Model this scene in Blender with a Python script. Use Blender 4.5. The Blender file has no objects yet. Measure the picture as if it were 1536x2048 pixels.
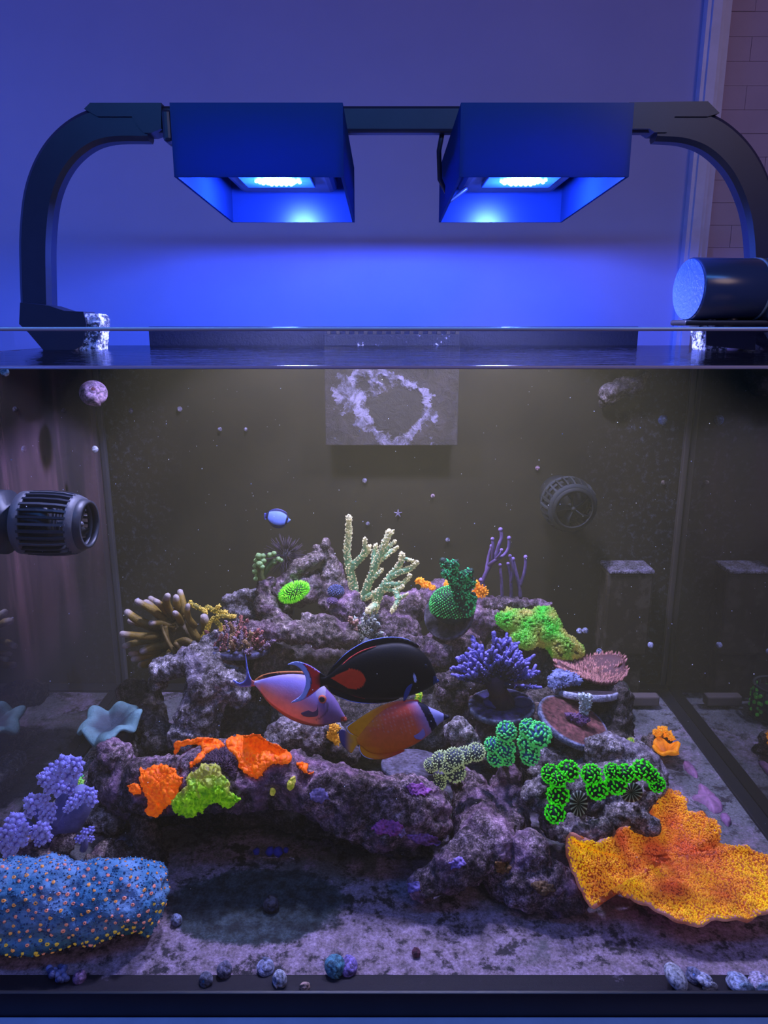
import bpy, bmesh, math, random
from mathutils import Vector, Matrix, noise
from mathutils.bvhtree import BVHTree

R = random.Random(11)
PI = math.pi
SC = bpy.context.scene
COL = SC.collection

# ------------------------------------------------------------------ camera
FPX = 1482.0                      # focal length in pixels of the 1536x2048 frame
PITCH = math.radians(14.2)        # tilted down
CZ = 0.502                        # lens height over the tank floor (metres)
cam_data = bpy.data.cameras.new('camera')
cam = bpy.data.objects.new('camera', cam_data)
COL.objects.link(cam)
cam.location = (0, 0, CZ)
cam.rotation_euler = (PI / 2 - PITCH, 0, 0)
cam_data.sensor_fit = 'VERTICAL'
cam_data.sensor_height = 36.0
cam_data.lens = 36.0 * FPX / 2048.0
cam_data.clip_start = 0.02
SC.camera = cam

# ------------------------------------------------------------------ world, room light, exposure
world = bpy.data.worlds.new('dim_room')
SC.world = world
world.use_nodes = True
wb = world.node_tree.nodes['Background']
wb.inputs[0].default_value = (0.22, 0.22, 1.0, 1)
wb.inputs[1].default_value = 0.13

WHITE_W, BLUE_W = 10.5, 6.5        # watts of the two LED channels in each lamp (see led_lamp)
WHITE_C, BLUE_C = (0.94, 0.84, 0.96), (0.06, 0.13, 1.0)

def lamp_light(name, kind, loc, energy, color, **kw):
    d = bpy.data.lights.new(name, kind)
    d.energy = energy
    d.color = color
    for k, v in kw.items():
        setattr(d, k, v)
    o = bpy.data.objects.new(name, d)
    COL.objects.link(o)
    o.location = loc
    return o

# lights out of view: a blue fill added at the left to brighten the wall, a blue strip lamp over the front edge, a dim pinkish room lamp
neighbour = lamp_light('neighbour_tank_light', 'AREA', (-1.5, 0.35, 0.55), 9.0, (0.04, 0.16, 1.0), shape='RECTANGLE', size=0.8, size_y=0.4)
neighbour.rotation_euler = (Vector((-0.15, 1.12, 0.62)) - Vector((-1.5, 0.35, 0.55))).to_track_quat('-Z', 'Y').to_euler()
front_strip = lamp_light('front_blue_strip', 'AREA', (0.0, 0.34, 0.86), 2.6, (0.06, 0.28, 1.0), shape='RECTANGLE', size=1.0, size_y=0.04)
front_strip.rotation_euler = (Vector((0, 0.52, 0)) - Vector((0, 0.34, 0.86))).to_track_quat('-Z', 'Y').to_euler()
room_lamp = lamp_light('room_lamp', 'POINT', (0.9, -0.7, 1.3), 11.5, (1.0, 0.68, 0.58), shadow_soft_size=0.25)

SC.view_settings.view_transform = 'Standard'
SC.view_settings.look = 'None'
SC.view_settings.exposure = 0.0
SC.view_settings.gamma = 1.0
SC.view_settings.use_curve_mapping = False
SC.cycles.max_bounces = 8
SC.cycles.transparent_max_bounces = 12
SC.cycles.volume_bounces = 0
SC.cycles.sample_clamp_indirect = 2.0
SC.cycles.use_denoising = True

# ------------------------------------------------------------------ pixel of the photograph -> point of the room
ct, st = math.cos(PITCH), math.sin(PITCH)
FWD, UPV, RGT = Vector((0, ct, -st)), Vector((0, st, ct)), Vector((1, 0, 0))
CAM = Vector((0, 0, CZ))

def ray(px, py):
    return FWD + RGT * ((px - 768) / FPX) + UPV * ((1024 - py) / FPX)

def P(px, py, Y):
    """point seen at pixel px,py at distance Y (Y >= 0.4) or at height Y (Y < 0.4) over the tank floor"""
    d = ray(px, py)
    s = Y / d.y if Y >= 0.4 else (Y - CZ) / d.z
    return CAM + d * s

def mpp(p):
    """metres per pixel at point p"""
    return (p - CAM).dot(FWD) / FPX

# ------------------------------------------------------------------ colours and materials
def C(r, g, b):
    f = lambda v: (v / 255 / 12.92) if v / 255 <= 0.04045 else ((v / 255 + 0.055) / 1.055) ** 2.4
    return (f(r), f(g), f(b))

def c4(c):
    return (c[0], c[1], c[2], 1)

class NT:
    """small helper that strings shader nodes together"""
    def __init__(s, name):
        s.m = bpy.data.materials.new(name)
        s.m.use_nodes = True
        s.n = s.m.node_tree.nodes
        s.l = s.m.node_tree.links
        s.b = s.n['Principled BSDF']
        s.out = s.n['Material Output']
        s.tc = None
    def node(s, t, **kw):
        n = s.n.new(t)
        for k, v in kw.items():
            setattr(n, k, v)
        return n
    def link(s, a, b):
        s.l.new(a, b)
    def coord(s, kind='Object'):
        if s.tc is None:
            s.tc = s.node('ShaderNodeTexCoord')
        return s.tc.outputs[kind]
    def pos(s):
        g = s.node('ShaderNodeNewGeometry')
        return g.outputs['Position']
    def noise(s, scale, detail=4, rough=0.6, vec=None, dist=0.0):
        n = s.node('ShaderNodeTexNoise')
        n.inputs['Scale'].default_value = scale
        n.inputs['Detail'].default_value = detail
        n.inputs['Roughness'].default_value = rough
        n.inputs['Distortion'].default_value = dist
        s.link(vec if vec is not None else s.coord(), n.inputs['Vector'])
        return n.outputs['Fac']
    def vor(s, scale, feature='F1', vec=None, rnd=1.0):
        n = s.node('ShaderNodeTexVoronoi', feature=feature)
        n.inputs['Scale'].default_value = scale
        n.inputs['Randomness'].default_value = rnd
        s.link(vec if vec is not None else s.coord(), n.inputs['Vector'])
        return n
    def ramp(s, fac, stops, interp='LINEAR'):
        n = s.node('ShaderNodeValToRGB')
        n.color_ramp.interpolation = interp
        e = n.color_ramp.elements
        while len(e) < len(stops):
            e.new(0.5)
        for el, (p, c) in zip(e, stops):
            el.position = p
            el.color = c4(c) if not isinstance(c, (int, float)) else (c, c, c, 1)
        s.link(fac, n.inputs[0])
        return n.outputs[0]
    def mix(s, fac, a, b, blend='MIX'):
        n = s.node('ShaderNodeMix', data_type='RGBA', blend_type=blend)
        for v, i in ((fac, 0), (a, 6), (b, 7)):
            if hasattr(v, 'links') or hasattr(v, 'is_output'):
                s.link(v, n.inputs[i])
            else:
                n.inputs[i].default_value = v if i == 0 else c4(v)
        return n.outputs[2]
    def math(s, op, a, b=0.5, clamp=False):
        n = s.node('ShaderNodeMath', operation=op, use_clamp=clamp)
        for v, i in ((a, 0), (b, 1)):
            if hasattr(v, 'is_output'):
                s.link(v, n.inputs[i])
            else:
                n.inputs[i].default_value = v
        return n.outputs[0]
    def set(s, key, v):
        if hasattr(v, 'is_output'):
            s.link(v, s.b.inputs[key])
        else:
            s.b.inputs[key].default_value = c4(v) if isinstance(v, tuple) and len(v) == 3 else v
    def bump(s, h, strength=0.5, dist=0.002):
        n = s.node('ShaderNodeBump')
        n.inputs['Strength'].default_value = strength
        n.inputs['Distance'].default_value = dist
        s.link(h, n.inputs['Height'])
        s.link(n.outputs[0], s.b.inputs['Normal'])
    def glow(s, col, strength):
        s.set('Emission Color', col)
        s.set('Emission Strength', strength)

def plain(name, col, rough=0.5, metal=0.0, spec=0.5, bump=0.0, bscale=200):
    t = NT(name)
    v = t.noise(bscale * 0.2, 5)
    t.set('Base Color', t.mix(v, tuple(x * 0.8 for x in col), tuple(min(1, x * 1.2) for x in col)))
    t.set('Roughness', rough)
    t.set('Metallic', metal)
    t.set('Specular IOR Level', spec)
    if bump:
        t.bump(t.noise(bscale, 4), bump, 0.001)
    return t.m

def painted(name, rough=0.5, glow=0.0, bump=0.3, bscale=500, spec=0.35, vary=0.25, sss=0.0):
    """colour comes from the mesh's own Col attribute (the thing's own pattern), grain from noise"""
    t = NT(name)
    a = t.node('ShaderNodeVertexColor', layer_name='Col')
    n = t.noise(bscale * 0.25, 3)
    k = t.ramp(n, [(0.3, (1 - vary,) * 3), (0.7, (1 + vary * 0.5,) * 3)])
    c = t.mix(1.0, a.outputs[0], k, 'MULTIPLY')
    t.set('Base Color', c)
    t.set('Roughness', rough)
    t.set('Specular IOR Level', spec)
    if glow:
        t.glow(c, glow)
    if bump:
        t.bump(t.noise(bscale, 3), bump, 0.0012)
    return t.m

def rock_mat(name, dark, mid, light, tint, tint_amt=0.5, scale=1.0):
    t = NT(name)
    n1 = t.noise(22 * scale, 6, 0.65, vec=t.pos())
    n2 = t.noise(160 * scale, 5, 0.7, vec=t.pos())
    n3 = t.noise(14 * scale, 4, 0.6, vec=t.pos(), dist=1.2)
    base = t.ramp(n1, [(0.28, dark), (0.5, mid), (0.68, light)])
    grain = t.ramp(n2, [(0.36, (0.30,) * 3), (0.5, (0.95,) * 3), (0.66, (1.9,) * 3)])
    c = t.mix(1.0, base, grain, 'MULTIPLY')
    c = t.mix(1.0, c, t.ramp(t.noise(620 * scale, 3, 0.6, vec=t.pos()), [(0.38, (0.45,) * 3), (0.5, (0.95,) * 3), (0.64, (1.8,) * 3)]), 'MULTIPLY')
    patch = t.ramp(n3, [(0.5, 0.0), (0.6, tint_amt)])
    c = t.mix(patch, c, tuple(tint))
    c = t.mix(0.55, c, t.mix(1.0, c, grain, 'MULTIPLY'))
    v = t.vor(420 * scale, vec=t.pos())
    speck = t.ramp(v.outputs['Distance'], [(0.05, 1.0), (0.16, 0.0)])
    sel = t.ramp(t.noise(60, 3, vec=t.pos()), [(0.52, 0.0), (0.62, 0.65)])
    c = t.mix(t.math('MULTIPLY', speck, sel), c, (0.62, 0.58, 0.66))
    t.set('Base Color', c)
    t.set('Roughness', 0.85)
    t.set('Specular IOR Level', 0.25)
    h = t.math('ADD', t.math('MULTIPLY', n2, 0.7), t.math('MULTIPLY', t.noise(420 * scale, 4, vec=t.pos()), 0.5))
    t.bump(h, 0.9, 0.004)
    return t.m

# ------------------------------------------------------------------ object helpers
def link_mesh(name, me, mat, parent=None, smooth=True):
    o = bpy.data.objects.new(name, me)
    COL.objects.link(o)
    if mat is not None:
        me.materials.append(mat)
    if smooth:
        me.polygons.foreach_set('use_smooth', [True] * len(me.polygons))
    if parent is not None:
        o.parent = parent
        o.matrix_parent_inverse = Matrix.Translation(-parent.location)
    return o

def tag(o, label=None, cat=None, group=None, kind=None):
    if label: o['label'] = label
    if cat: o['category'] = cat
    if group: o['group'] = group
    if kind: o['kind'] = kind
    return o

def thing(name, label, cat, loc=(0, 0, 0), group=None):
    o = bpy.data.objects.new(name, None)
    COL.objects.link(o)
    o.location = loc
    o.empty_display_size = 0.02
    return tag(o, label, cat, group)

class MB:
    """collects vertices, faces and colours of ONE mesh"""
    def __init__(s):
        s.v, s.f, s.c = [], [], []
    def add(s, vs, fs, col):
        b = len(s.v)
        s.v.extend(vs)
        s.f.extend([tuple(i + b for i in f) for f in fs])
        if callable(col):
            s.c.extend([col(p) for p in vs])
        elif col and isinstance(col, list):
            s.c.extend(col)
        else:
            s.c.extend([col or (0.5, 0.5, 0.5)] * len(vs))
    def box(s, lo, hi, col=None):
        x0, y0, z0 = lo; x1, y1, z1 = hi
        s.add([Vector(p) for p in ((x0, y0, z0), (x1, y0, z0), (x1, y1, z0), (x0, y1, z0), (x0, y0, z1), (x1, y0, z1), (x1, y1, z1), (x0, y1, z1))],
              [(0, 3, 2, 1), (4, 5, 6, 7), (0, 1, 5, 4), (1, 2, 6, 5), (2, 3, 7, 6), (3, 0, 4, 7)], col)
    def tube(s, pts, rads, n=8, cols=None, tip=True, flat=None):
        """swept tube through pts with a rounded end; flat = (axis, factor) squashes the section along a world axis"""
        pts = [Vector(p) for p in pts]
        rads = list(rads)
        cols = list(cols) if isinstance(cols, list) else [cols or (0.5, 0.5, 0.5)] * len(pts)
        if tip:
            d = (pts[-1] - pts[-2]).normalized()
            r = rads[-1]
            for a, q in ((0.5, 0.87), (0.87, 0.5), (1.0, 0.08)):
                pts.append(pts[len(rads) - 1] + d * (r * a)) if False else None
            e = pts[-1]
            for a, q in ((0.5, 0.87), (0.87, 0.5), (1.0, 0.06)):
                pts.append(e + d * (r * a)); rads.append(r * q); cols.append(cols[-1])
        vs, cs, fs = [], [], []
        t0 = (pts[1] - pts[0]).normalized()
        u = t0.orthogonal().normalized()
        for i, p in enumerate(pts):
            t = (pts[min(i + 1, len(pts) - 1)] - pts[max(i - 1, 0)])
            t = t.normalized() if t.length > 1e-9 else t0
            u = (u - t * u.dot(t))
            u = u.normalized() if u.length > 1e-6 else t.orthogonal().normalized()
            w = t.cross(u)
            for k in range(n):
                a = 2 * PI * k / n
                o = (u * math.cos(a) + w * math.sin(a)) * rads[i]
                if flat:
                    ax, q = flat
                    o = o - ax * (o.dot(ax) * (1 - q))
                vs.append(p + o)
                cs.append(cols[i])
        for i in range(len(pts) - 1):
            for k in range(n):
                a, b = i * n + k, i * n + (k + 1) % n
                fs.append((a, b, b + n, a + n))
        fs.append(tuple(reversed(range(n))))
        fs.append(tuple(range((len(pts) - 1) * n, len(pts) * n)))
        s.add(vs, fs, cs)
    def octa(s, p, r, col, n=None, ln=1.0):
        """little 8-sided knob; n = direction it points to, ln = its stretch along n"""
        n = (n or Vector((0, 0, 1))).normalized()
        u = n.orthogonal().normalized(); w = n.cross(u)
        s.add([p + u * r, p + w * r, p - u * r, p - w * r, p + n * r * ln, p - n * r * ln],
              [(0, 1, 4), (1, 2, 4), (2, 3, 4), (3, 0, 4), (1, 0, 5), (2, 1, 5), (3, 2, 5), (0, 3, 5)], col)
    def ball(s, p, rx, ry=None, rz=None, col=None, nu=12, nv=8, axes=None, jig=0.0):
        ry = ry or rx; rz = rz or rx
        ax = axes or (Vector((1, 0, 0)), Vector((0, 1, 0)), Vector((0, 0, 1)))
        vs, fs = [], []
        for j in range(nv + 1):
            th = PI * j / nv
            for i in range(nu):
                ph = 2 * PI * i / nu
                q = 1 + (R.uniform(-jig, jig) if jig and 0 < j < nv else 0)
                vs.append(p + ax[0] * (rx * q * math.sin(th) * math.cos(ph)) + ax[1] * (ry * q * math.sin(th) * math.sin(ph)) + ax[2] * (rz * q * math.cos(th)))
        for j in range(nv):
            for i in range(nu):
                a, b = j * nu + i, j * nu + (i + 1) % nu
                fs.append((a, a + nu, b + nu, b))
        s.add(vs, fs, col)
    def grid(s, rows, col=None, closed=False):
        """rows: list of equally long lists of points"""
        m = len(rows[0])
        vs = [p for r in rows for p in r]
        fs = []
        for j in range(len(rows) - 1):
            for i in range(m if closed else m - 1):
                a, b = j * m + i, j * m + (i + 1) % m
                fs.append((a, b, b + m, a + m))
        s.add(vs, fs, col)
    def mesh(s, name):
        me = bpy.data.meshes.new(name)
        me.from_pydata([tuple(p) for p in s.v], [], s.f)
        a = me.color_attributes.new('Col', 'FLOAT_COLOR', 'POINT')
        flat = []
        for c in s.c:
            flat.extend((c[0], c[1], c[2], 1.0))
        a.data.foreach_set('color', flat)
        me.update()
        return me
    def build(s, name, mat, parent=None, smooth=True, fix=False):
        me = s.mesh(name)
        if fix:
            bm = bmesh.new(); bm.from_mesh(me)
            bmesh.ops.recalc_face_normals(bm, faces=bm.faces)
            bm.to_mesh(me); bm.free()
        return link_mesh(name, me, mat, parent, smooth)

def bevelled_box(name, lo, hi, mat, parent=None, w=0.002, seg=2):
    m = MB(); m.box(lo, hi)
    o = m.build(name, mat, parent, smooth=False)
    bm = bmesh.new(); bm.from_mesh(o.data)
    w = min(w, 0.45 * min(hi[i] - lo[i] for i in range(3)))
    bmesh.ops.bevel(bm, geom=list(bm.edges), offset=w, segments=seg, affect='EDGES', profile=0.5)
    bm.to_mesh(o.data); bm.free()
    return o

def ngon_plate(name, poly, thick, mat, parent=None, nrm=None, colf=None):
    """flat plate with outline poly (points in one plane), thickness along nrm"""
    nrm = nrm or Vector((0, 1, 0))
    bm = bmesh.new()
    a = [bm.verts.new(p - nrm * (thick / 2)) for p in poly]
    b = [bm.verts.new(p + nrm * (thick / 2)) for p in poly]
    bm.faces.new(a); bm.faces.new(list(reversed(b)))
    n = len(poly)
    for i in range(n):
        bm.faces.new((a[(i + 1) % n], a[i], b[i], b[(i + 1) % n]))
    bmesh.ops.recalc_face_normals(bm, faces=bm.faces)
    me = bpy.data.meshes.new(name); bm.to_mesh(me); bm.free()
    return link_mesh(name, me, mat, parent, smooth=False)

# ================================================================== the setting
XL, XR, YF, YB = -0.372, 0.400, 0.462, 0.967      # inner faces of the tank
ZW, ZR = 0.4765, 0.5005                             # water level, glass rim
WALL_Y = 1.12

def wall_mat():
    t = NT('wall_plaster')
    n = t.noise(6, 4, vec=t.pos())
    t.set('Base Color', t.ramp(n, [(0.3, (0.42, 0.40, 0.64)), (0.7, (0.47, 0.44, 0.68))]))
    t.set('Roughness', 0.8)
    t.bump(t.noise(180, 3, vec=t.pos()), 0.08, 0.001)
    return t.m

def structure(name, mb, mat, smooth=False):
    o = mb.build(name, mat, None, smooth)
    o['kind'] = 'structure'
    return o

M_WALL = wall_mat()
TX = P(1378, 330, WALL_Y).x                          # left edge of the door casing
m = MB(); m.box((-2.2, WALL_Y, -0.75), (TX + 0.01, WALL_Y + 0.1, 2.2)); structure('wall_back', m, M_WALL)
m = MB(); m.box((TX + 0.03, WALL_Y + 0.012, -0.75), (2.2, WALL_Y + 0.1, 2.2))
wall_r = structure('wall_right', m, plain('mortar_pink', (0.47, 0.34, 0.39), 0.9))
m_tile = plain('pinkish_brick', (0.56, 0.40, 0.44), 0.75, bump=0.3, bscale=60)
tile_me = None
bh, bw = 0.030, 0.075
k = 0
for row in range(26):
    for colm in range(4):
        x0 = TX + 0.036 + colm * bw - (bw / 2 if row % 2 else 0)
        x1 = x0 + bw - 0.0006
        x0 = max(x0, TX + 0.034)
        if x1 - x0 < 0.01:
            continue
        z0 = 0.40 + row * bh
        b = MB(); dy = R.uniform(-0.0012, -0.0004)
        b.box((x0, WALL_Y + 0.009 - dy, z0), (x1, WALL_Y + 0.013, z0 + bh - 0.0005))
        b.build('brick', m_tile, wall_r, smooth=False)
        k += 1
m = MB()
m.box((TX, WALL_Y - 0.014, -0.75), (TX + 0.024, WALL_Y + 0.01, 2.2))
m.box((TX + 0.006, WALL_Y - 0.018, -0.75), (TX + 0.018, WALL_Y - 0.012, 2.2))
m.box((TX + 0.024, WALL_Y - 0.004, -0.75), (TX + 0.036, WALL_Y + 0.012, 2.2))
structure('trim_1', m, plain('white_gloss_trim', (0.66, 0.62, 0.78), 0.35))
m = MB(); m.box((-2.2, -1.2, -0.80), (2.2, WALL_Y + 0.1, -0.75)); structure('floor', m, plain('floor_boards', (0.20, 0.14, 0.11), 0.5))

# ------------------------------------------------------------------ cabinet under the tank
M_BLACK = plain('black_plastic', (0.012, 0.013, 0.018), 0.42)
cab = thing('aquarium_cabinet', 'blue-lit dark cabinet edge under the whole aquarium', 'cabinet', (0, 0.7, -0.75))
M_CAB = plain('cabinet_lacquer', (0.35, 0.45, 0.62), 0.25)
bevelled_box('cabinet_top', (XL - 0.05, YF - 0.0138, -0.060), (XR + 0.05, YB + 0.03, -0.0195), M_CAB, cab, 0.003)
bevelled_box('front_lip', (XL - 0.05, YF - 0.026, -0.060), (XR + 0.05, YF - 0.0140, -0.0036), M_CAB, cab, 0.001)
bevelled_box('cabinet_body', (XL - 0.04, YF - 0.012, -0.75), (XR + 0.04, YB + 0.02, -0.061), M_CAB, cab, 0.003)

# ------------------------------------------------------------------ the glass tank
tank = thing('aquarium', 'large rimless glass reef aquarium with black base', 'aquarium', (0, 0.7, -0.019))

def clear_glass(name, tint=(1, 1, 1), f=1.0):
    t = NT(name)
    tr = t.node('ShaderNodeBsdfTransparent'); tr.inputs[0].default_value = c4(tint)
    gl = t.node('ShaderNodeBsdfGlossy'); gl.inputs['Roughness'].default_value = 0.03
    fr = t.node('ShaderNodeFresnel'); fr.inputs[0].default_value = 1.45
    mx = t.node('ShaderNodeMixShader')
    t.link(t.math('MULTIPLY', fr.outputs[0], f), mx.inputs[0]); t.link(tr.outputs[0], mx.inputs[1]); t.link(gl.outputs[0], mx.inputs[2])
    t.link(mx.outputs[0], t.out.inputs[0])
    return t.m

M_GLASS = clear_glass('clear_glass', (1, 1, 1), 0.12)

def edge_mat():
    t = NT('polished_glass_edge')
    t.set('Base Color', (0.50, 0.50, 0.56)); t.set('Roughness', 0.12); t.set('Specular IOR Level', 0.9)
    return t.m
M_EDGE = edge_mat()

def film_mat(name, base, light, dark, mirror):
    """side pane seen from inside the water: mirrors the tank (total reflection) over a streaked diffuse colour"""
    t = NT(name)
    mp = t.node('ShaderNodeMapping'); mp.inputs['Scale'].default_value = (5, 5.5, 1.1)
    t.link(t.pos(), mp.inputs[0])
    n = t.noise(1.6, 6, 0.62, vec=mp.outputs[0], dist=0.8)
    sz = t.node('ShaderNodeSeparateXYZ'); t.link(t.pos(), sz.inputs[0])
    c = t.ramp(n, [(0.34, dark), (0.5, base), (0.62, light)])
    c = t.mix(t.ramp(sz.outputs[2], [(0.12, 1.0), (0.30, 0.0)]), c, tuple(v * 0.9 for v in dark))   # streaks fade into the dark tone towards the bottom
    df = t.node('ShaderNodeBsdfDiffuse'); t.link(c, df.inputs[0])
    gl = t.node('ShaderNodeBsdfGlossy'); gl.inputs['Roughness'].default_value = 0.02
    gl.inputs['Color'].default_value = (0.80, 0.82, 0.80, 1)
    lw = t.node('ShaderNodeLayerWeight'); lw.inputs[0].default_value = 0.5
    mx = t.node('ShaderNodeMixShader')
    t.link(t.math('MULTIPLY', t.math('POWER', lw.outputs['Facing'], 0.8), mirror), mx.inputs[0])
    t.link(df.outputs[0], mx.inputs[1]); t.link(gl.outputs[0], mx.inputs[2])
    t.link(mx.outputs[0], t.out.inputs[0])
    return t.m

M_SIDE_L = film_mat('left_pane_streaks', (0.09, 0.062, 0.075), (0.24, 0.13, 0.155), (0.035, 0.034, 0.042), 0.55)
M_SIDE_R = film_mat('right_pane_streaks', (0.022, 0.018, 0.013), (0.032, 0.022, 0.018), (0.018, 0.016, 0.012), 0.72)

def back_mat():
    t = NT('black_backing_with_algae')
    n = t.noise(9, 6, 0.65, vec=t.pos(), dist=0.6)
    c = t.ramp(n, [(0.3, (0.009, 0.0075, 0.0035)), (0.6, (0.020, 0.016, 0.0055)), (0.75, (0.029, 0.024, 0.011))])
    v = t.noise(120, 5, 0.75, vec=t.pos())
    sp = t.node('ShaderNodeSeparateXYZ'); t.link(t.pos(), sp.inputs[0])
    edge = t.math('MULTIPLY', t.ramp(t.math('ADD', t.math('ABSOLUTE', sp.outputs[0], 0), t.math('MULTIPLY', t.noise(22, 5, vec=t.pos()), 0.16)), [(0.34, 0.0), (0.42, 1.0)]), t.ramp(v, [(0.52, 0.0), (0.66, 0.6)]))
    c = t.mix(edge, c, (0.10, 0.10, 0.11))
    t.set('Base Color', c); t.set('Roughness', 0.6); t.set('Specular IOR Level', 0.3)
    return t.m

def floor_mat():
    t = NT('coralline_tank_floor')
    p = t.pos()
    sp = t.node('ShaderNodeSeparateXYZ'); t.link(p, sp.inputs[0])
    a = t.noise(13, 7, 0.68, vec=p, dist=0.7)
    f = t.noise(90, 6, 0.75, vec=p)
    g = t.noise(420, 4, 0.75, vec=p)
    # bare dark slab with grey film, crusted with pink-purple coralline towards the front pane
    film = t.ramp(t.noise(7, 5, vec=p), [(0.3, (0.075, 0.078, 0.080)), (0.7, (0.20, 0.195, 0.20))])
    crust = t.ramp(f, [(0.30, (0.10, 0.075, 0.085)), (0.46, (0.24, 0.18, 0.21)), (0.56, (0.34, 0.25, 0.33)), (0.70, (0.48, 0.36, 0.50))])
    near = t.ramp(sp.outputs[1], [(0.47, 0.22), (0.56, 0.09), (0.66, -0.0)])
    dx = t.math('MULTIPLY', t.math('ADD', sp.outputs[0], 0.115), 1.0)
    dy = t.math('ADD', sp.outputs[1], -0.555)
    hole = t.math('SQRT', t.math('ADD', t.math('MULTIPLY', dx, dx), t.math('MULTIPLY', t.math('MULTIPLY', dy, dy), 3.4)), 0)
    hole = t.math('ADD', hole, t.math('MULTIPLY', t.noise(45, 5, 0.7, vec=p), 0.05))
    hm = t.ramp(hole, [(0.104, 1.0), (0.112, 0.0)])
    cov = t.ramp(t.math('ADD', t.math('ADD', a, near), t.math('MULTIPLY', f, 0.25)), [(0.60, 0.0), (0.72, 1.0)])
    c = t.mix(cov, film, crust)
    dark = t.ramp(t.math('ADD', t.math('MULTIPLY', f, 0.6), t.math('MULTIPLY', t.noise(26, 5, 0.7, vec=p), 0.5)), [(0.47, 1.0), (0.53, 0.0)])
    c = t.mix(dark, c, (0.032, 0.028, 0.032))
    teal = t.ramp(f, [(0.4, (0.012, 0.018, 0.020)), (0.62, (0.06, 0.09, 0.10))])
    c = t.mix(hm, c, teal)
    c = t.mix(1.0, c, t.ramp(g, [(0.35, (0.55,) * 3), (0.65, (1.35,) * 3)]), 'MULTIPLY')
    t.set('Base Color', c); t.set('Roughness', 0.7); t.set('Specular IOR Level', 0.3)
    t.bump(t.math('ADD', t.math('MULTIPLY', f, 0.8), t.math('MULTIPLY', g, 0.4)), 0.8, 0.004)
    return t.m

def salt_mat(name, base, crust, lo=0.55, sc=90):
    t = NT(name)
    n = t.noise(sc, 6, 0.75, vec=t.pos()); v = t.noise(sc * 0.25, 3, vec=t.pos())
    k = t.ramp(t.math('ADD', t.math('MULTIPLY', n, 0.6), t.math('MULTIPLY', v, 0.4)), [(lo, 0.0), (lo + 0.06, 1.0)])
    t.set('Base Color', t.mix(k, base, crust)); t.set('Roughness', 0.6); t.set('Specular IOR Level', 0.2)
    t.bump(n, 0.6, 0.002)
    return t.m
def part_box(name, lo, hi, mat, parent):
    m = MB(); m.box(lo, hi)
    return m.build(name, mat, parent, smooth=False)

part_box('front_pane', (XL - 0.01, YF - 0.010, 0.0), (XR + 0.01, YF, ZR - 0.0024), M_GLASS, tank)
bevelled_box('base_trim', (XL - 0.02, YF - 0.0135, -0.0190), (XR + 0.02, YF - 0.0102, 0.0172), M_BLACK, tank, 0.0008)
rim = bevelled_box('polished_rim', (XL - 0.01, YF - 0.010, ZR - 0.0023), (XR + 0.01, YF, ZR), M_EDGE, tank, 0.0011, 5)
rim.data.polygons.foreach_set('use_smooth', [True] * len(rim.data.polygons))
part_box('left_pane', (XL - 0.010, YF, 0.0), (XL, YB + 0.01, ZW), M_SIDE_L, tank)
part_box('right_pane', (XR, YF, 0.0), (XR + 0.010, YB + 0.01, ZW), M_SIDE_R, tank)
part_box('left_pane_top', (XL - 0.010, YF, ZW), (XL, YB + 0.01, ZR), M_GLASS, tank)
part_box('right_pane_top', (XR, YF, ZW), (XR + 0.010, YB + 0.01, ZR), M_GLASS, tank)
part_box('back_pane', (XL, YB, 0.0), (XR, YB + 0.010, ZW - 0.001), back_mat(), tank)
part_box('back_pane_top', (XL, YB, ZW - 0.001), (XR, YB + 0.010, ZR), M_GLASS, tank)
part_box('base_slab', (XL - 0.01, YF - 0.010, -0.0195), (XR + 0.01, YB + 0.01, -0.0005), M_BLACK, tank)
fm = MB()
nx, ny = 120, 80
fm.grid([[Vector((XL + (XR - XL) * i / nx, YF + (YB - YF) * j / ny,
                  0.0004 + 0.0022 * max(0, noise.fractal(Vector((i * 0.21, j * 0.21, 3.1)), 0.8, 2.0, 4)))) for i in range(nx + 1)] for j in range(ny + 1)])
fm.build('tank_floor', floor_mat(), tank)
M_SIL = plain('black_silicone', (0.010, 0.010, 0.012), 0.35)
bevelled_box('silicone_seam', (XL, YF, 0.0), (XR, YF + 0.017, 0.0032), salt_mat('front_silicone', (0.014, 0.011, 0.016), (0.16, 0.13, 0.18), 0.60, 60), tank, 0.001)
bevelled_box('silicone_seam', (XR - 0.016, YF, 0.0), (XR, YB, 0.004), M_SIL, tank, 0.001)
bevelled_box('silicone_seam', (XL, YF, 0.0), (XL + 0.014, YB, 0.004), M_SIL, tank, 0.001)
bevelled_box('silicone_seam', (XL, YB - 0.020, 0.0), (XR, YB, 0.005), M_SIL, tank, 0.001)
bevelled_box('silicone_seam', (XL, YB - 0.008, 0.004), (XL + 0.008, YB, ZW), plain('corner_silicone', (0.05, 0.05, 0.055), 0.35, bump=0.4, bscale=80), tank, 0.002)
bevelled_box('silicone_seam', (XR - 0.008, YB - 0.008, 0.004), (XR, YB, ZW), plain('corner_silicone_brown', (0.06, 0.05, 0.038), 0.35, bump=0.4, bscale=80), tank, 0.002)
x0, x1 = P(299, 675, YB - 0.01).x, P(1275, 675, YB - 0.01).x
bevelled_box('back_screen', (x0, YB - 0.012, ZW - 0.004), (x1, YB - 0.001, ZR - 0.001), salt_mat('black_screen_with_salt', (0.006, 0.009, 0.022), (0.26, 0.28, 0.42), 0.665), tank, 0.001)

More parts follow.
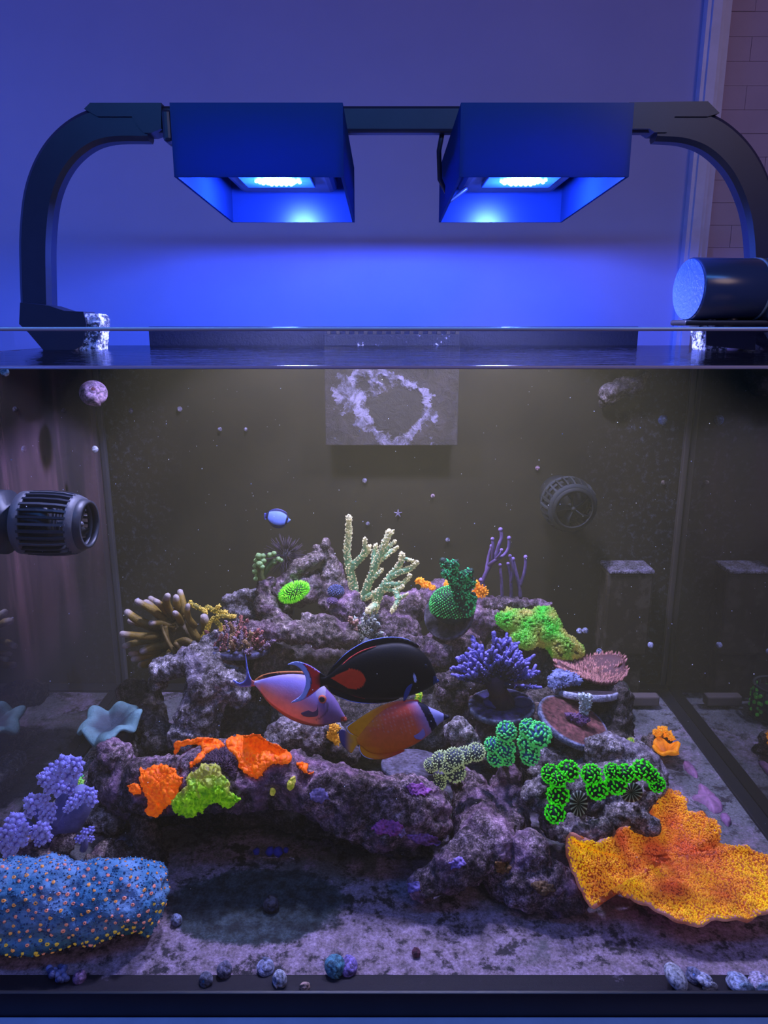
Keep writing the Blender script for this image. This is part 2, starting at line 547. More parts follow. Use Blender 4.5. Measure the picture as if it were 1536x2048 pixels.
# ------------------------------------------------------------------ water
def water_mat():
    t = NT('water_surface')
    tr = t.node('ShaderNodeBsdfTransparent'); tr.inputs[0].default_value = (0.93, 0.97, 1, 1)
    gl = t.node('ShaderNodeBsdfGlossy', distribution='MULTI_GGX'); gl.inputs['Roughness'].default_value = 0.06
    mp = t.node('ShaderNodeMapping'); mp.inputs['Scale'].default_value = (1, 2.4, 1); t.link(t.pos(), mp.inputs[0])
    bp = t.node('ShaderNodeBump'); bp.inputs['Strength'].default_value = 0.55; bp.inputs['Distance'].default_value = 0.003
    t.link(t.noise(26, 3, vec=mp.outputs[0]), bp.inputs['Height']); t.link(bp.outputs[0], gl.inputs['Normal'])
    fr = t.node('ShaderNodeFresnel'); fr.inputs[0].default_value = 1.33
    mx = t.node('ShaderNodeMixShader')
    t.link(fr.outputs[0], mx.inputs[0]); t.link(tr.outputs[0], mx.inputs[1]); t.link(gl.outputs[0], mx.inputs[2])
    t.link(mx.outputs[0], t.out.inputs[0])
    return t.m
m = MB()
m.grid([[Vector((XL + (XR - XL) * i / 40, YF + (YB - YF) * j / 30, ZW + 0.0006 * noise.noise(Vector((i * 0.5, j * 0.9, 0))))) for i in range(41)] for j in range(31)])
water = m.build('water_surface', water_mat()); water['kind'] = 'structure'
m = MB()
m.tube([Vector((XL, YF + 0.0012, ZW)), Vector((0, YF + 0.0012, ZW)), Vector((XR, YF + 0.0012, ZW))], [0.0011] * 3, 8, tip=False)
t = NT('meniscus_water'); t.set('Base Color', (0.75, 0.72, 0.80)); t.set('Roughness', 0.15)
men = m.build('water_meniscus', t.m); men['kind'] = 'structure'
USE_HAZE = True
if USE_HAZE:
    t = NT('hazy_water')
    vs = t.node('ShaderNodeVolumeScatter')
    vs.inputs['Color'].default_value = (0.95, 0.84, 0.36, 1)
    vs.inputs['Density'].default_value = 0.17
    t.n.remove(t.b)
    t.link(vs.outputs[0], t.out.inputs['Volume'])
    hz = part_box('water_haze', (XL + 0.0005, YF + 0.0005, 0.006), (XR - 0.0005, YB - 0.0005, ZW - 0.002), t.m, None)
    hz['kind'] = 'structure'

# ================================================================== light rig over the tank
RY = 0.82                                           # distance of the bar
rig = thing('light_mount', 'black curved two-armed lamp mount spanning over the aquarium', 'lamp mount', (0, RY, ZR))
M_RIG = plain('satin_black_metal', (0.020, 0.024, 0.045), 0.38)
zb0, zb1 = P(768, 268, RY).z, P(768, 215, RY).z
bevelled_box('crossbar', (P(205, 240, RY).x, RY - 0.008, zb0), (P(1400, 240, RY).x, RY + 0.008, zb1), M_RIG, rig, 0.003)
def arm(path, side):
    m = MB()
    pts = [P(px, py, RY) for px, py in path]
    # dense smooth path
    q = []
    for i in range(len(pts) - 1):
        p0, p1, p2, p3 = pts[max(i - 1, 0)], pts[i], pts[i + 1], pts[min(i + 2, len(pts) - 1)]
        for k in range(6):
            s = k / 6
            q.append(0.5 * ((2 * p1) + (p2 - p0) * s + (2 * p0 - 5 * p1 + 4 * p2 - p3) * s * s + (3 * p1 - p0 - 3 * p2 + p3) * s ** 3))
    q.append(pts[-1])
    rows = []
    hw, ht = 0.0165, 0.011
    for i, p in enumerate(q):
        t = (q[min(i + 1, len(q) - 1)] - q[max(i - 1, 0)]).normalized()
        n = Vector((t.z, 0, -t.x))
        sec = []
        for a, b in ((-1, -0.6), (-0.75, -1), (0.75, -1), (1, -0.6), (1, 0.6), (0.75, 1), (-0.75, 1), (-1, 0.6)):
            sec.append(p + n * (a * hw) + Vector((0, b * ht, 0)))
        rows.append(sec)
    m.grid(rows, closed=True)
    n8 = len(rows[0])
    m.f.append(tuple(range(n8))); m.f.append(tuple(range(len(m.v) - n8, len(m.v))))
    o = m.build('arm', M_RIG, rig, smooth=False, fix=True)
    bpy.context.view_layer.objects.active = o
    for pl in o.data.polygons: pl.use_smooth = True
    md = o.modifiers.new('edge', 'EDGE_SPLIT'); md.split_angle = 0.6
    return o
arm([(80, 648), (77, 560), (77, 470), (88, 385), (118, 318), (165, 272), (220, 252), (300, 250)], -1)
arm([(1527, 560), (1523, 470), (1510, 400), (1478, 330), (1430, 280), (1375, 256), (1310, 250)], 1)
def sleeve(pix):
    return ngon_plate('arm_sleeve', [P(x, y, RY) for x, y in pix], 0.026, M_RIG, rig)
sleeve([(178, 225), (190, 213), (330, 213), (330, 264), (310, 272), (296, 272), (286, 262), (272, 240), (205, 240)])
sleeve([(1428, 233), (1405, 210), (1250, 212), (1250, 264), (1290, 264), (1300, 271), (1325, 271), (1340, 240), (1405, 240)])
def bolt(px, py):
    m = MB(); p = P(px, py, RY)
    m.ball(p, 0.006, 0.006, 0.0025, nu=14, nv=6)
    m.build('bolt', plain('steel_bolt', (0.5, 0.5, 0.55), 0.25, 1.0), rig)
bolt(267, 268); bolt(1328, 268)
bevelled_box('lamp_clip', (P(316, 0, RY).x, RY - 0.017, P(0, 290, RY).z), (P(334, 0, RY).x, RY + 0.012, P(0, 226, RY).z), M_RIG, rig, 0.003)
# clamps on the rim: a dark jaw and a salt-crusted screw block reaching to the water
M_SALT = salt_mat('salt_crust', (0.05, 0.06, 0.09), (0.62, 0.66, 0.85), 0.47, 260)
def clamp(pix_jaw, pix_block, Y):
    j = ngon_plate('clamp_jaw', [P(x, y, Y) for x, y in pix_jaw], 0.030, M_RIG, rig)
    b = ngon_plate('clamp_block', [P(x, y, Y) for x, y in pix_block], 0.026, M_SALT, rig)
    for o, d in ((b, 2),):
        md = o.modifiers.new('s', 'BEVEL'); md.width = 0.003; md.segments = 2
        o.modifiers.new('r', 'REMESH').mode = 'VOXEL'; o.modifiers['r'].voxel_size = 0.0012
        dm = o.modifiers.new('d', 'DISPLACE'); tx = bpy.data.textures.new('crust', 'CLOUDS'); tx.noise_scale = 0.004; dm.texture = tx; dm.strength = 0.003
clamp([(52, 648), (54, 606), (110, 612), (140, 622), (178, 624), (184, 648), (176, 690), (150, 704), (100, 700), (70, 665)], [(150, 706), (146, 660), (160, 628), (206, 628), (214, 640), (208, 706)], RY - 0.03)
clamp([(1400, 660), (1396, 642), (1470, 640), (1536, 640), (1560, 660), (1560, 706), (1400, 690)], [(1394, 704), (1388, 640), (1416, 640), (1446, 648), (1444, 704)], RY - 0.03)
b2 = ngon_plate('clamp_block', [P(x, y, RY - 0.032) for x, y in [(1498, 706), (1500, 668), (1530, 662), (1560, 664), (1560, 706)]], 0.026, M_SALT, rig)

# ------------------------------------------------------------------ the two LED lamps with their hoods
def hood_mat():
    t = NT('black_hood_blue_glow')  # black panels; the blue glow around the LEDs is put into tint and translucence
    df = t.node('ShaderNodeBsdfDiffuse'); df.inputs[0].default_value = (0.016, 0.045, 0.16, 1)
    tl = t.node('ShaderNodeBsdfTranslucent'); tl.inputs[0].default_value = (0.02, 0.20, 0.75, 1)
    gl = t.node('ShaderNodeBsdfGlossy'); gl.inputs['Roughness'].default_value = 0.25; gl.inputs[0].default_value = (0.5, 0.6, 0.8, 1)
    a = t.node('ShaderNodeMixShader'); a.inputs[0].default_value = 0.16
    b = t.node('ShaderNodeMixShader'); b.inputs[0].default_value = 0.05
    t.link(df.outputs[0], a.inputs[1]); t.link(tl.outputs[0], a.inputs[2])
    t.link(a.outputs[0], b.inputs[1]); t.link(gl.outputs[0], b.inputs[2])
    t.link(b.outputs[0], t.out.inputs[0])
    return t.m
M_HOOD = hood_mat()
def led_mat():
    t = NT('lit_led'); t.set('Base Color', (0.2, 0.5, 1)); t.glow((0.10, 0.55, 1.0), 26.0)
    return t.m
M_LED = led_mat()
M_LENS = plain('blue_lens_plate', (0.03, 0.12, 0.5), 0.2)
HY0, HY1 = 0.685, 0.930
def led_lamp(xc, label, cable_side):
    zt, zb = 0.682, 0.6215
    lamp = thing('led_lamp', label, 'aquarium lamp', (xc, RY, zb), 'led lamps under the bar')
    hw = 0.0725; th = 0.0025
    part_box('hood_panel', (xc - hw, HY0, zb + 0.003), (xc + hw, HY0 + th, zt), M_HOOD, lamp)
    part_box('hood_panel', (xc - hw, HY1 - th, zb - 0.003), (xc + hw, HY1, zt - 0.004), M_HOOD, lamp)
    for sx in (-1, 1):
        x = xc + sx * hw
        m = MB(); a, b = (x, x - sx * th)
        lo, hi = min(a, b), max(a, b)
        m.add([Vector(p) for p in ((lo, HY0 + th, zb + 0.003), (hi, HY0 + th, zb + 0.003), (hi, HY1 - th, zb - 0.003), (lo, HY1 - th, zb - 0.003),
                                   (lo, HY0 + th, zt), (hi, HY0 + th, zt), (hi, HY1 - th, zt - 0.004), (lo, HY1 - th, zt - 0.004))],
              [(0, 3, 2, 1), (4, 5, 6, 7), (0, 1, 5, 4), (1, 2, 6, 5), (2, 3, 7, 6), (3, 0, 4, 7)], None)
        m.build('hood_panel', M_HOOD, lamp, smooth=False)
    # lamp body hanging under the bar, its dome and buttons show over the hood
    bevelled_box('lamp_body', (xc - 0.055, 0.745, 0.6455), (xc + 0.055, 0.900, zt + 0.004), M_RIG, lamp, 0.008, 3)
    m = MB(); m.ball(Vector((xc - 0.008 - 0.018 * cable_side, RY, zt + 0.001)), 0.026, 0.026, 0.0075, nu=20, nv=10); m.build('body_dome', M_RIG, lamp)
    bevelled_box('hanger', (xc + 0.040 * cable_side - 0.008, RY - 0.03, zt), (xc + 0.040 * cable_side + 0.008, RY + 0.02, zb0 + 0.004), M_RIG, lamp, 0.002)
    bevelled_box('lens_plate', (xc - 0.0355, 0.762, 0.6405), (xc + 0.0355, 0.834, 0.6455), M_LENS, lamp, 0.001)
    m = MB()
    for i in range(-4, 5):
        for j in range(-3, 4):
            if (i / 4.4) ** 2 + (j / 3.5) ** 2 < 1:
                m.ball(Vector((xc + i * 0.0050 + (0.0025 if j % 2 else 0), 0.796 + j * 0.0060, 0.6400)), 0.0020, 0.0020, 0.0014, nu=8, nv=5)
    tag(m.build('led_cluster', M_LED, lamp), kind='stuff')
    m = MB()
    cx = xc + cable_side * (hw + 0.004)
    m.tube([Vector((cx, RY, zb0 + 0.01)), Vector((cx + cable_side * 0.004, RY + 0.01, 0.675)), Vector((cx + cable_side * 0.002, RY + 0.02, 0.650)), Vector((xc + cable_side * 0.066, RY + 0.03, 0.630)), Vector((xc + cable_side * 0.050, RY + 0.03, 0.642))], [0.0025] * 5, 8)
    if cable_side < 0: m.build('cable', M_RIG, lamp)
    # the lamp's own light: narrow whitish channel into the water, wide blue channel
    w = lamp_light('white_channel', 'SPOT', (xc, 0.796, 0.632), WHITE_W, WHITE_C, spot_size=math.radians(140), spot_blend=0.7, shadow_soft_size=0.022)
    b = lamp_light('blue_channel', 'POINT', (xc, 0.796, 0.631), BLUE_W, BLUE_C, shadow_soft_size=0.012)
    return lamp
led_lamp(-0.107, 'black hooded lamp under the bar, the left of two', 1)
led_lamp(0.137, 'black hooded lamp under the bar, the right of two, cable at its side', -1)

# ================================================================== reef rocks
M_ROCK = rock_mat('reef_rock_brown', (0.030, 0.022, 0.018), (0.115, 0.085, 0.072), (0.27, 0.215, 0.19), (0.26, 0.13, 0.22), 0.35)
M_ROCKP = rock_mat('reef_rock_purple', (0.035, 0.022, 0.022), (0.12, 0.082, 0.088), (0.28, 0.195, 0.22), (0.38, 0.20, 0.33), 0.42)
M_ROCKG = rock_mat('reef_rock_grey', (0.050, 0.042, 0.040), (0.17, 0.145, 0.14), (0.36, 0.32, 0.33), (0.30, 0.24, 0.30), 0.5)
M_ROCKD = rock_mat('reef_rock_dark', (0.014, 0.011, 0.010), (0.055, 0.043, 0.038), (0.14, 0.115, 0.105), (0.16, 0.10, 0.13), 0.3)

def clouds(scale, kind='CLOUDS'):
    key = '%s_%g' % (kind.lower(), scale)
    tx = bpy.data.textures.get(key)
    if tx is None:
        tx = bpy.data.textures.new(key, kind)
        tx.noise_scale = scale
        if kind == 'CLOUDS':
            tx.noise_depth = 3
    return tx

ROCKS = {}
def bake(o):
    """replace the modifiers by their result"""
    dg = bpy.context.evaluated_depsgraph_get()
    me = bpy.data.meshes.new_from_object(o.evaluated_get(dg))
    mats = list(o.data.materials)
    old = o.data
    o.modifiers.clear()
    o.data = me
    me.name = o.name
    if not me.materials:
        for mt in mats: me.materials.append(mt)
    me.polygons.foreach_set('use_smooth', [True] * len(me.polygons))
    bpy.data.meshes.remove(old)

def blob(name, chains, mat, parent=None, voxel=0.0022, rough=1.0, wide=1.0, fine=1.0):
    """craggy lump round chains of spheres given in photo pixels (x, y, distance, radius)"""
    m = MB()
    for ch in chains:
        pts = [(P(x, y, Y), r) for x, y, Y, r in ch]
        pts = [(p, r * mpp(p)) for p, r in pts]
        for i, (p, r) in enumerate(pts):
            m.ball(p, r * wide, r * 1.05, r, nu=14, nv=9, jig=0.05)
            if i + 1 < len(pts):
                p2, r2 = pts[i + 1]
                n = max(1, int((p2 - p).length / (0.45 * min(r, r2))))
                for k in range(1, n):
                    f = k / n
                    rr = r + (r2 - r) * f
                    j = Vector((R.uniform(-1, 1), R.uniform(-1, 1), R.uniform(-1, 1))) * rr * 0.10 * rough
                    rr *= 1 + R.uniform(-0.10, 0.10) * rough
                    m.ball(p.lerp(p2, f) + j, rr * wide, rr * 1.05, rr, nu=12, nv=8)
    o = m.build(name, mat, parent)
    md = o.modifiers.new('remesh', 'REMESH'); md.mode = 'VOXEL'; md.voxel_size = voxel
    for sc, st in ((0.030, 0.014), (0.011, 0.0075), (0.0045, 0.0034 * fine)):
        d = o.modifiers.new('crag', 'DISPLACE'); d.texture = clouds(sc); d.strength = st * rough; d.mid_level = 0.5; d.texture_coords = 'GLOBAL'
    d = o.modifiers.new('pits', 'DISPLACE'); d.texture = clouds(0.014, 'VORONOI'); d.strength = 0.004 * rough; d.mid_level = 0.4; d.texture_coords = 'GLOBAL'
    bake(o)
    # nothing of a rock pokes through the tank's floor
    for v in o.data.vertices:
        if v.co.z < 0.0030: v.co.z = 0.0030
        if v.co.x < XL + 0.001: v.co.x = XL + 0.001
        if v.co.x > XR - 0.001: v.co.x = XR - 0.001
        if v.co.y < YF + 0.004: v.co.y = YF + 0.004
        if v.co.y > YB - 0.001: v.co.y = YB - 0.001
    return o

def rock(key, label, chains, mat=None, **kw):
    o = blob('reef_rock', chains, mat or M_ROCK, **kw)
    tag(o, label, 'rock', 'live rocks of the reef')
    ROCKS[key] = o
    return o

rock('ledge', 'long purple-crusted ledge rock across the front, arching over a dark cave', [
    [(226, 1550, .675, 46), (250, 1578, .665, 48), (310, 1572, .64, 58), (380, 1568, .62, 58), (460, 1560, .61, 56), (560, 1560, .61, 48), (650, 1584, .61, 58), (740, 1612, .605, 64), (820, 1632, .60, 60), (868, 1644, .60, 38)],
    [(470, 1512, .645, 38), (540, 1520, .645, 30), (400, 1522, .65, 36)],
    [(225, 1512, .672, 32)], [(820, 1590, .61, 40), (870, 1615, .605, 34)]], M_ROCKP, voxel=0.0020)
rock('leg', 'small dark rock leg under the left end of the front ledge', [[(285, 1640, .625, 26), (292, 1680, .615, 30), (305, 1715, .008, 26)], [(235, 1712, .012, 22)]], M_ROCKD)
rock('pillar', 'ragged brown pillar rock between the front ledge and the hammer corals', [
    [(930, 1560, .67, 32), (950, 1620, .65, 44), (965, 1690, .045, 52), (905, 1735, .040, 40), (848, 1778, .020, 30)],
    [(1012, 1570, .665, 30), (1015, 1640, .65, 42), (985, 1690, .045, 50)], [(1018, 1548, .665, 24)]], M_ROCKP)
rock('foot', 'low knobbly rock on the tank floor left of the orange plate coral', [[(1010, 1745, .022, 48), (1075, 1755, .025, 52), (1125, 1785, .018, 42), (1152, 1800, .012, 26)], [(1060, 1700, .05, 40)]], M_ROCKP)
rock('hammer_rock', 'dark rock with two pale finger lobes carrying the bright green hammer coral', [
    [(1075, 1592, .605, 30), (1130, 1590, .625, 46), (1200, 1585, .635, 52), (1270, 1580, .635, 46), (1305, 1560, .645, 30)],
    [(1105, 1650, .60, 24), (1150, 1655, .592, 26), (1195, 1664, .585, 19), (1216, 1654, .58, 10)],
    [(1225, 1640, .605, 26), (1265, 1634, .595, 24), (1300, 1650, .588, 17)],
    [(1270, 1600, .61, 26), (1300, 1598, .605, 18)]], M_ROCKG, voxel=0.0018)
rock('hammer_back', 'flat grey rock behind the bright green hammer coral', [[(1090, 1535, .70, 42), (1160, 1530, .70, 46), (1235, 1520, .69, 42), (1290, 1530, .68, 34), (1316, 1545, .67, 18)], [(1270, 1500, .70, 26)]], M_ROCKG)
rock('disc_rock', 'big dark rock on the right that holds the two round frag discs', [
    [(1225, 1455, .745, 44), (1205, 1420, .775, 44), (1150, 1410, .79, 36), (1070, 1410, .79, 36)],
    [(1240, 1500, .72, 40), (1180, 1500, .73, 40)], [(1236, 1392, .76, 28), (1236, 1440, .745, 32)]], M_ROCKD)
rock('knob', 'small rock knob in front of the pinkish frag disc', [[(1192, 1492, .675, 20), (1196, 1516, .68, 26)], [(1225, 1500, .68, 18)]], M_ROCKG, voxel=.0016)
rock('disc_seat', 'rock shelf under the purple branching coral and its disc', [[(950, 1425, .765, 34), (1010, 1445, .755, 40), (1070, 1440, .76, 36)], [(990, 1480, .74, 44), (1060, 1470, .74, 40)]], M_ROCK)
rock('pale_lump', 'pale rounded rock lump right of the butterflyfish', [[(918, 1462, .69, 24), (935, 1490, .69, 26)]], M_ROCKG)
rock('cave', 'dark rock added to keep light out of the cave under the front ledge', [[(330, 1605, .034, 44), (430, 1600, .034, 50), (540, 1600, .034, 50), (640, 1625, .030, 46), (740, 1655, .024, 40), (830, 1680, .018, 32)]], M_ROCKD, voxel=.003)  # added behind the ledge to block light from reaching the cave floor
rock('core', 'dark heart of the reef behind the three large fish', [
    [(540, 1330, .82, 60), (640, 1340, .83, 64), (750, 1350, .83, 66), (860, 1350, .82, 60), (930, 1350, .82, 50)],
    [(600, 1430, .79, 62), (740, 1440, .78, 66), (870, 1440, .77, 58)], [(900, 1390, .77, 34)], [(480, 1370, .84, 40), (500, 1430, .81, 46), (470, 1480, .78, 36)]], M_ROCKD, voxel=.003)
rock('shade_lump', 'grey rock lump lying behind the large orange coral', [[(560, 1478, .71, 34), (610, 1468, .71, 36), (660, 1474, .71, 30)]], M_ROCKG)
rock('column', 'tall pitted grey rock column on the left with a forked top', [
    [(322, 1340, .775, 22), (352, 1332, .77, 26), (395, 1320, .765, 32), (425, 1345, .755, 42), (460, 1370, .75, 36), (482, 1402, .74, 14)],
    [(425, 1345, .755, 42), (405, 1410, .745, 44), (385, 1470, .735, 46)], [(318, 1365, .775, 18)], [(425, 1290, .79, 26), (410, 1320, .78, 28)]], M_ROCKG)
rock('left_mid', 'dark rock under and behind the blue-green toadstool coral', [[(262, 1385, .83, 26), (295, 1400, .82, 30), (300, 1440, .79, 34), (320, 1480, .76, 34)], [(225, 1480, .775, 26), (255, 1505, .75, 26)]], M_ROCKD)
rock('left_low', 'small rock beside the purple tree coral on the floor', [[(200, 1520, .75, 24), (180, 1555, .72, 24), (185, 1600, .69, 24), (195, 1632, .66, 22), (225, 1650, .65, 20)]], M_ROCKG)
rock('rubble', 'rock rubble between purple tree coral and blue chalice', [[(45, 1700, .020, 26), (80, 1722, .016, 20)], [(210, 1700, .010, 20), (180, 1720, .010, 18)], [(130, 1690, .02, 26)]], M_ROCK)
rock('back_ridge', 'slanting rock ridge rising at the top left of the reef', [[(556, 1185, .845, 18), (574, 1155, .85, 16), (602, 1130, .855, 14), (632, 1112, .86, 9)], [(600, 1180, .86, 34), (640, 1170, .87, 30)], [(560, 1215, .85, 26)]], M_ROCK)
rock('knobbly', 'knobbly reddish rock tip at the top of the reef', [[(651, 1090, .865, 9)], [(634, 1098, .865, 8), (640, 1112, .865, 10)], [(655, 1105, .867, 10), (662, 1125, .867, 16), (664, 1160, .867, 26), (664, 1195, .86, 30)], [(630, 1116, .866, 7)]], M_ROCK, voxel=.0016, rough=0.8)
rock('blue_lump', 'smooth blue-grey rock lump at the far left of the reef top', [[(462, 1200, .845, 14), (490, 1195, .845, 17), (515, 1195, .84, 18)], [(465, 1222, .84, 16), (500, 1225, .84, 22)]], M_ROCKG)
rock('stem_rock', 'upright rock stem under the small green stalked coral', [[(525, 1172, .825, 14), (530, 1205, .82, 22), (545, 1240, .815, 28)], [(540, 1165, .83, 9)]], M_ROCK, voxel=.0018)
rock('arms', 'long rock arm lying across the upper left of the reef', [[(500, 1257, .79, 13), (555, 1266, .785, 18), (630, 1270, .785, 21), (700, 1278, .785, 15)], [(608, 1232, .80, 10), (645, 1248, .795, 16), (690, 1262, .79, 18)], [(560, 1245, .80, 22)]], M_ROCK, voxel=.0018)
rock('centre_top', 'purple-tinged rock mass under the pale staghorn coral', [[(685, 1215, .84, 30), (735, 1222, .845, 36), (800, 1232, .85, 36), (830, 1205, .87, 30)], [(730, 1265, .82, 30), (800, 1268, .82, 38)], [(700, 1180, .86, 18)]], M_ROCKP)
rock('left_deep', 'shaded rock under the brown frag disc', [[(470, 1318, .82, 34), (520, 1300, .83, 36)]], M_ROCKD)
rock('right_top', 'rock mass behind the green coral disc and gorgonian', [[(850, 1200, .88, 26), (885, 1180, .89, 22), (950, 1195, .88, 26)], [(900, 1250, .85, 40), (960, 1245, .86, 40), (1010, 1250, .865, 40)], [(880, 1295, .82, 36), (930, 1290, .83, 32)]], M_ROCKP)
rock('right_dark', 'dark rock under the green mound coral', [[(1010, 1300, .84, 42), (1070, 1300, .84, 46), (1120, 1305, .835, 34)], [(1050, 1260, .86, 36), (1030, 1235, .87, 24)], [(1100, 1345, .82, 34), (1030, 1350, .82, 40)]], M_ROCKD)
rock('purple_shelf', 'thin purple rock shelf under the gorgonian', [[(940, 1208, .86, 15), (985, 1206, .86, 12), (1030, 1206, .86, 11), (1068, 1206, .86, 9), (1098, 1208, .86, 6)]], M_ROCKP, voxel=.0016, rough=0.8)
rock('mauve_band', 'mauve rock band above the black tang', [[(800, 1290, .79, 22), (850, 1296, .79, 22), (890, 1312, .785, 20)]], M_ROCKP)
rock('small_bits', 'small reddish stones between tang snout and purple coral', [[(890, 1360, .76, 14), (925, 1350, .76, 14)], [(888, 1388, .755, 13)], [(925, 1392, .755, 15), (912, 1410, .755, 12)]], M_ROCKP, voxel=.0016)
rock('wall_rock', 'brown crusted rock stuck high on the back pane', [[(1222, 790, .955, 22), (1245, 770, .957, 20), (1270, 772, .957, 16), (1292, 750, .96, 9)], [(1205, 808, .958, 9)]], M_ROCKD, voxel=.002)
rock('zoa_rock', 'little rock holding orange polyps by the right seam', [[(1322, 1482, .80, 18), (1300, 1492, .80, 18), (1335, 1502, .80, 14)], [(1285, 1500, .80, 16)], [(1300, 1506, .006, 14)]], M_ROCK, voxel=.0016)
rock('coral_post', 'short dark rock post with yellow growth behind the butterflyfish tail', [[(668, 1462, .70, 14), (668, 1490, .70, 18), (700, 1505, .70, 20)]], M_ROCKD, voxel=.0016)
rock('plate_rock', 'rock hidden under the orange plate coral, carrying it', [[(1310, 1745, .010, 26), (1350, 1750, .010, 28), (1420, 1760, .008, 26)]], M_ROCKD, voxel=.003)

# ================================================================== layers that grow on the rocks
_bvh = {}
def bvh(keys):
    key = tuple(keys)
    if key not in _bvh:
        vs, fs = [], []
        for k in keys:
            o = ROCKS[k]; b = len(vs)
            vs += [o.matrix_world @ v.co for v in o.data.vertices]
            fs += [tuple(i + b for i in p.vertices) for p in o.data.polygons]
        _bvh[key] = BVHTree.FromPolygons(vs, fs)
    return _bvh[key]

def inside(poly, x, y):
    c = False
    n = len(poly)
    for i in range(n):
        x1, y1 = poly[i]; x2, y2 = poly[i - 1]
        if (y1 > y) != (y2 > y) and x < (x2 - x1) * (y - y1) / (y2 - y1) + x1:
            c = not c
    return c

def edge_dist(poly, x, y):
    d = 1e9
    n = len(poly)
    for i in range(n):
        x1, y1 = poly[i - 1]; x2, y2 = poly[i]
        dx, dy = x2 - x1, y2 - y1
        t = max(0, min(1, ((x - x1) * dx + (y - y1) * dy) / (dx * dx + dy * dy + 1e-9)))
        d = min(d, math.hypot(x - x1 - t * dx, y - y1 - t * dy))
    return d

def smooth_poly(pts, n=5, jag=0.0):
    out = []
    k = len(pts)
    for i in range(k):
        p0, p1, p2, p3 = (pts[(i + j - 1) % k] for j in range(4))
        for s in range(n):
            t = s / n
            q = []
            for a in (0, 1):
                q.append(0.5 * (2 * p1[a] + (p2[a] - p0[a]) * t + (2 * p0[a] - 5 * p1[a] + 4 * p2[a] - p3[a]) * t * t + (3 * p1[a] - p0[a] - 3 * p2[a] + p3[a]) * t ** 3))
            if jag:
                q = [v + jag * noise.noise(Vector((q[0] * 0.13, q[1] * 0.13, 7.0 + a * 9))) * 2 for a, v in enumerate(q)]
            out.append(tuple(q))
    return out

def encrust(name, outline, keys, Yfall, mat, thick=0.003, step=2.0, colf=None, parent=None, relief=0.0012, rs=0.35, jag=2.0):
    """living layer that follows the rock it grows on; outline in photo pixels"""
    poly = smooth_poly(outline, 5, jag)
    tree = bvh(keys)
    xs = [p[0] for p in poly]; ys = [p[1] for p in poly]
    x0, x1, y0, y1 = min(xs), max(xs), min(ys), max(ys)
    nx, ny = int((x1 - x0) / step) + 1, int((y1 - y0) / step) + 1
    idx, top, bot, col, nrm = {}, [], [], [], []
    for j in range(ny + 1):
        for i in range(nx + 1):
            x, y = x0 + i * step, y0 + j * step
            if not inside(poly, x, y): continue
            d = ray(x, y).normalized()
            h = tree.ray_cast(CAM, d)
            fall = P(x, y, Yfall)
            if h[0] is not None and abs(h[0].y - Yfall) < 0.06:
                p, n = h[0], h[1]
            else:
                p, n = fall, -d
            if n.dot(d) > 0: n = -n
            n = (n - d * 0.5).normalized()
            e = edge_dist(poly, x, y)
            k = min(1.0, e / 7.0)
            k = math.sqrt(max(0.0, k * (2 - k)))
            rl = noise.fractal(Vector((x * rs * 0.5, y * rs * 0.5, 1.3)), 0.7, 2.0, 4)
            idx[(i, j)] = len(top)
            top.append(p - d * 0.001 + n * (thick * (0.15 + 0.85 * k) + relief * rl * (0.3 + 0.7 * k)))
            bot.append(p + d * 0.002)
            col.append(colf(x, y, rl, k) if colf else (0.5, 0.5, 0.5))
    # even out jumps in depth
    for _ in range(3):
        new = list(top)
        for (i, j), a in idx.items():
            nb = [idx[q] for q in ((i + 1, j), (i - 1, j), (i, j + 1), (i, j - 1)) if q in idx]
            if nb:
                avg = sum((top[b] for b in nb), Vector()) / len(nb)
                if (avg - top[a]).length > 0.0022:
                    new[a] = top[a].lerp(avg, 0.7)
        top = new
    m = MB()
    fs = []
    edge = {}
    for (i, j) in idx:
        q = [(i, j), (i + 1, j), (i + 1, j + 1), (i, j + 1)]
        if all(k in idx for k in q):
            f = [idx[k] for k in q]
            fs.append((f[0], f[3], f[2], f[1]))
            for a, b in zip(f, f[1:] + f[:1]):
                edge[(a, b)] = edge.get((a, b), 0) + 1
    nt = len(top)
    back = [tuple(reversed([v + nt for v in f])) for f in fs]
    side = []
    for (a, b) in edge:
        if (b, a) not in edge:
            side.append((a, b, b + nt, a + nt))
    m.add(top + bot, fs + back + side, col + [tuple(c * 0.6 for c in k) for k in col])
    return m.build(name, mat, parent, fix=True)

# colour mixing helper
def lerp3(a, b, t):
    t = max(0, min(1, t))
    return tuple(x + (y - x) * t for x, y in zip(a, b))

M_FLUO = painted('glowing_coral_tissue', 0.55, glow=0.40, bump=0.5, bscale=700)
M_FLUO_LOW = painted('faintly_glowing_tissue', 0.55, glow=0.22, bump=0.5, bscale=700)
M_SKIN = painted('coral_skin', 0.6, bump=0.5, bscale=700)
M_CERAMIC = painted('frag_ceramic', 0.75, bump=1.0, bscale=900, vary=0.8)

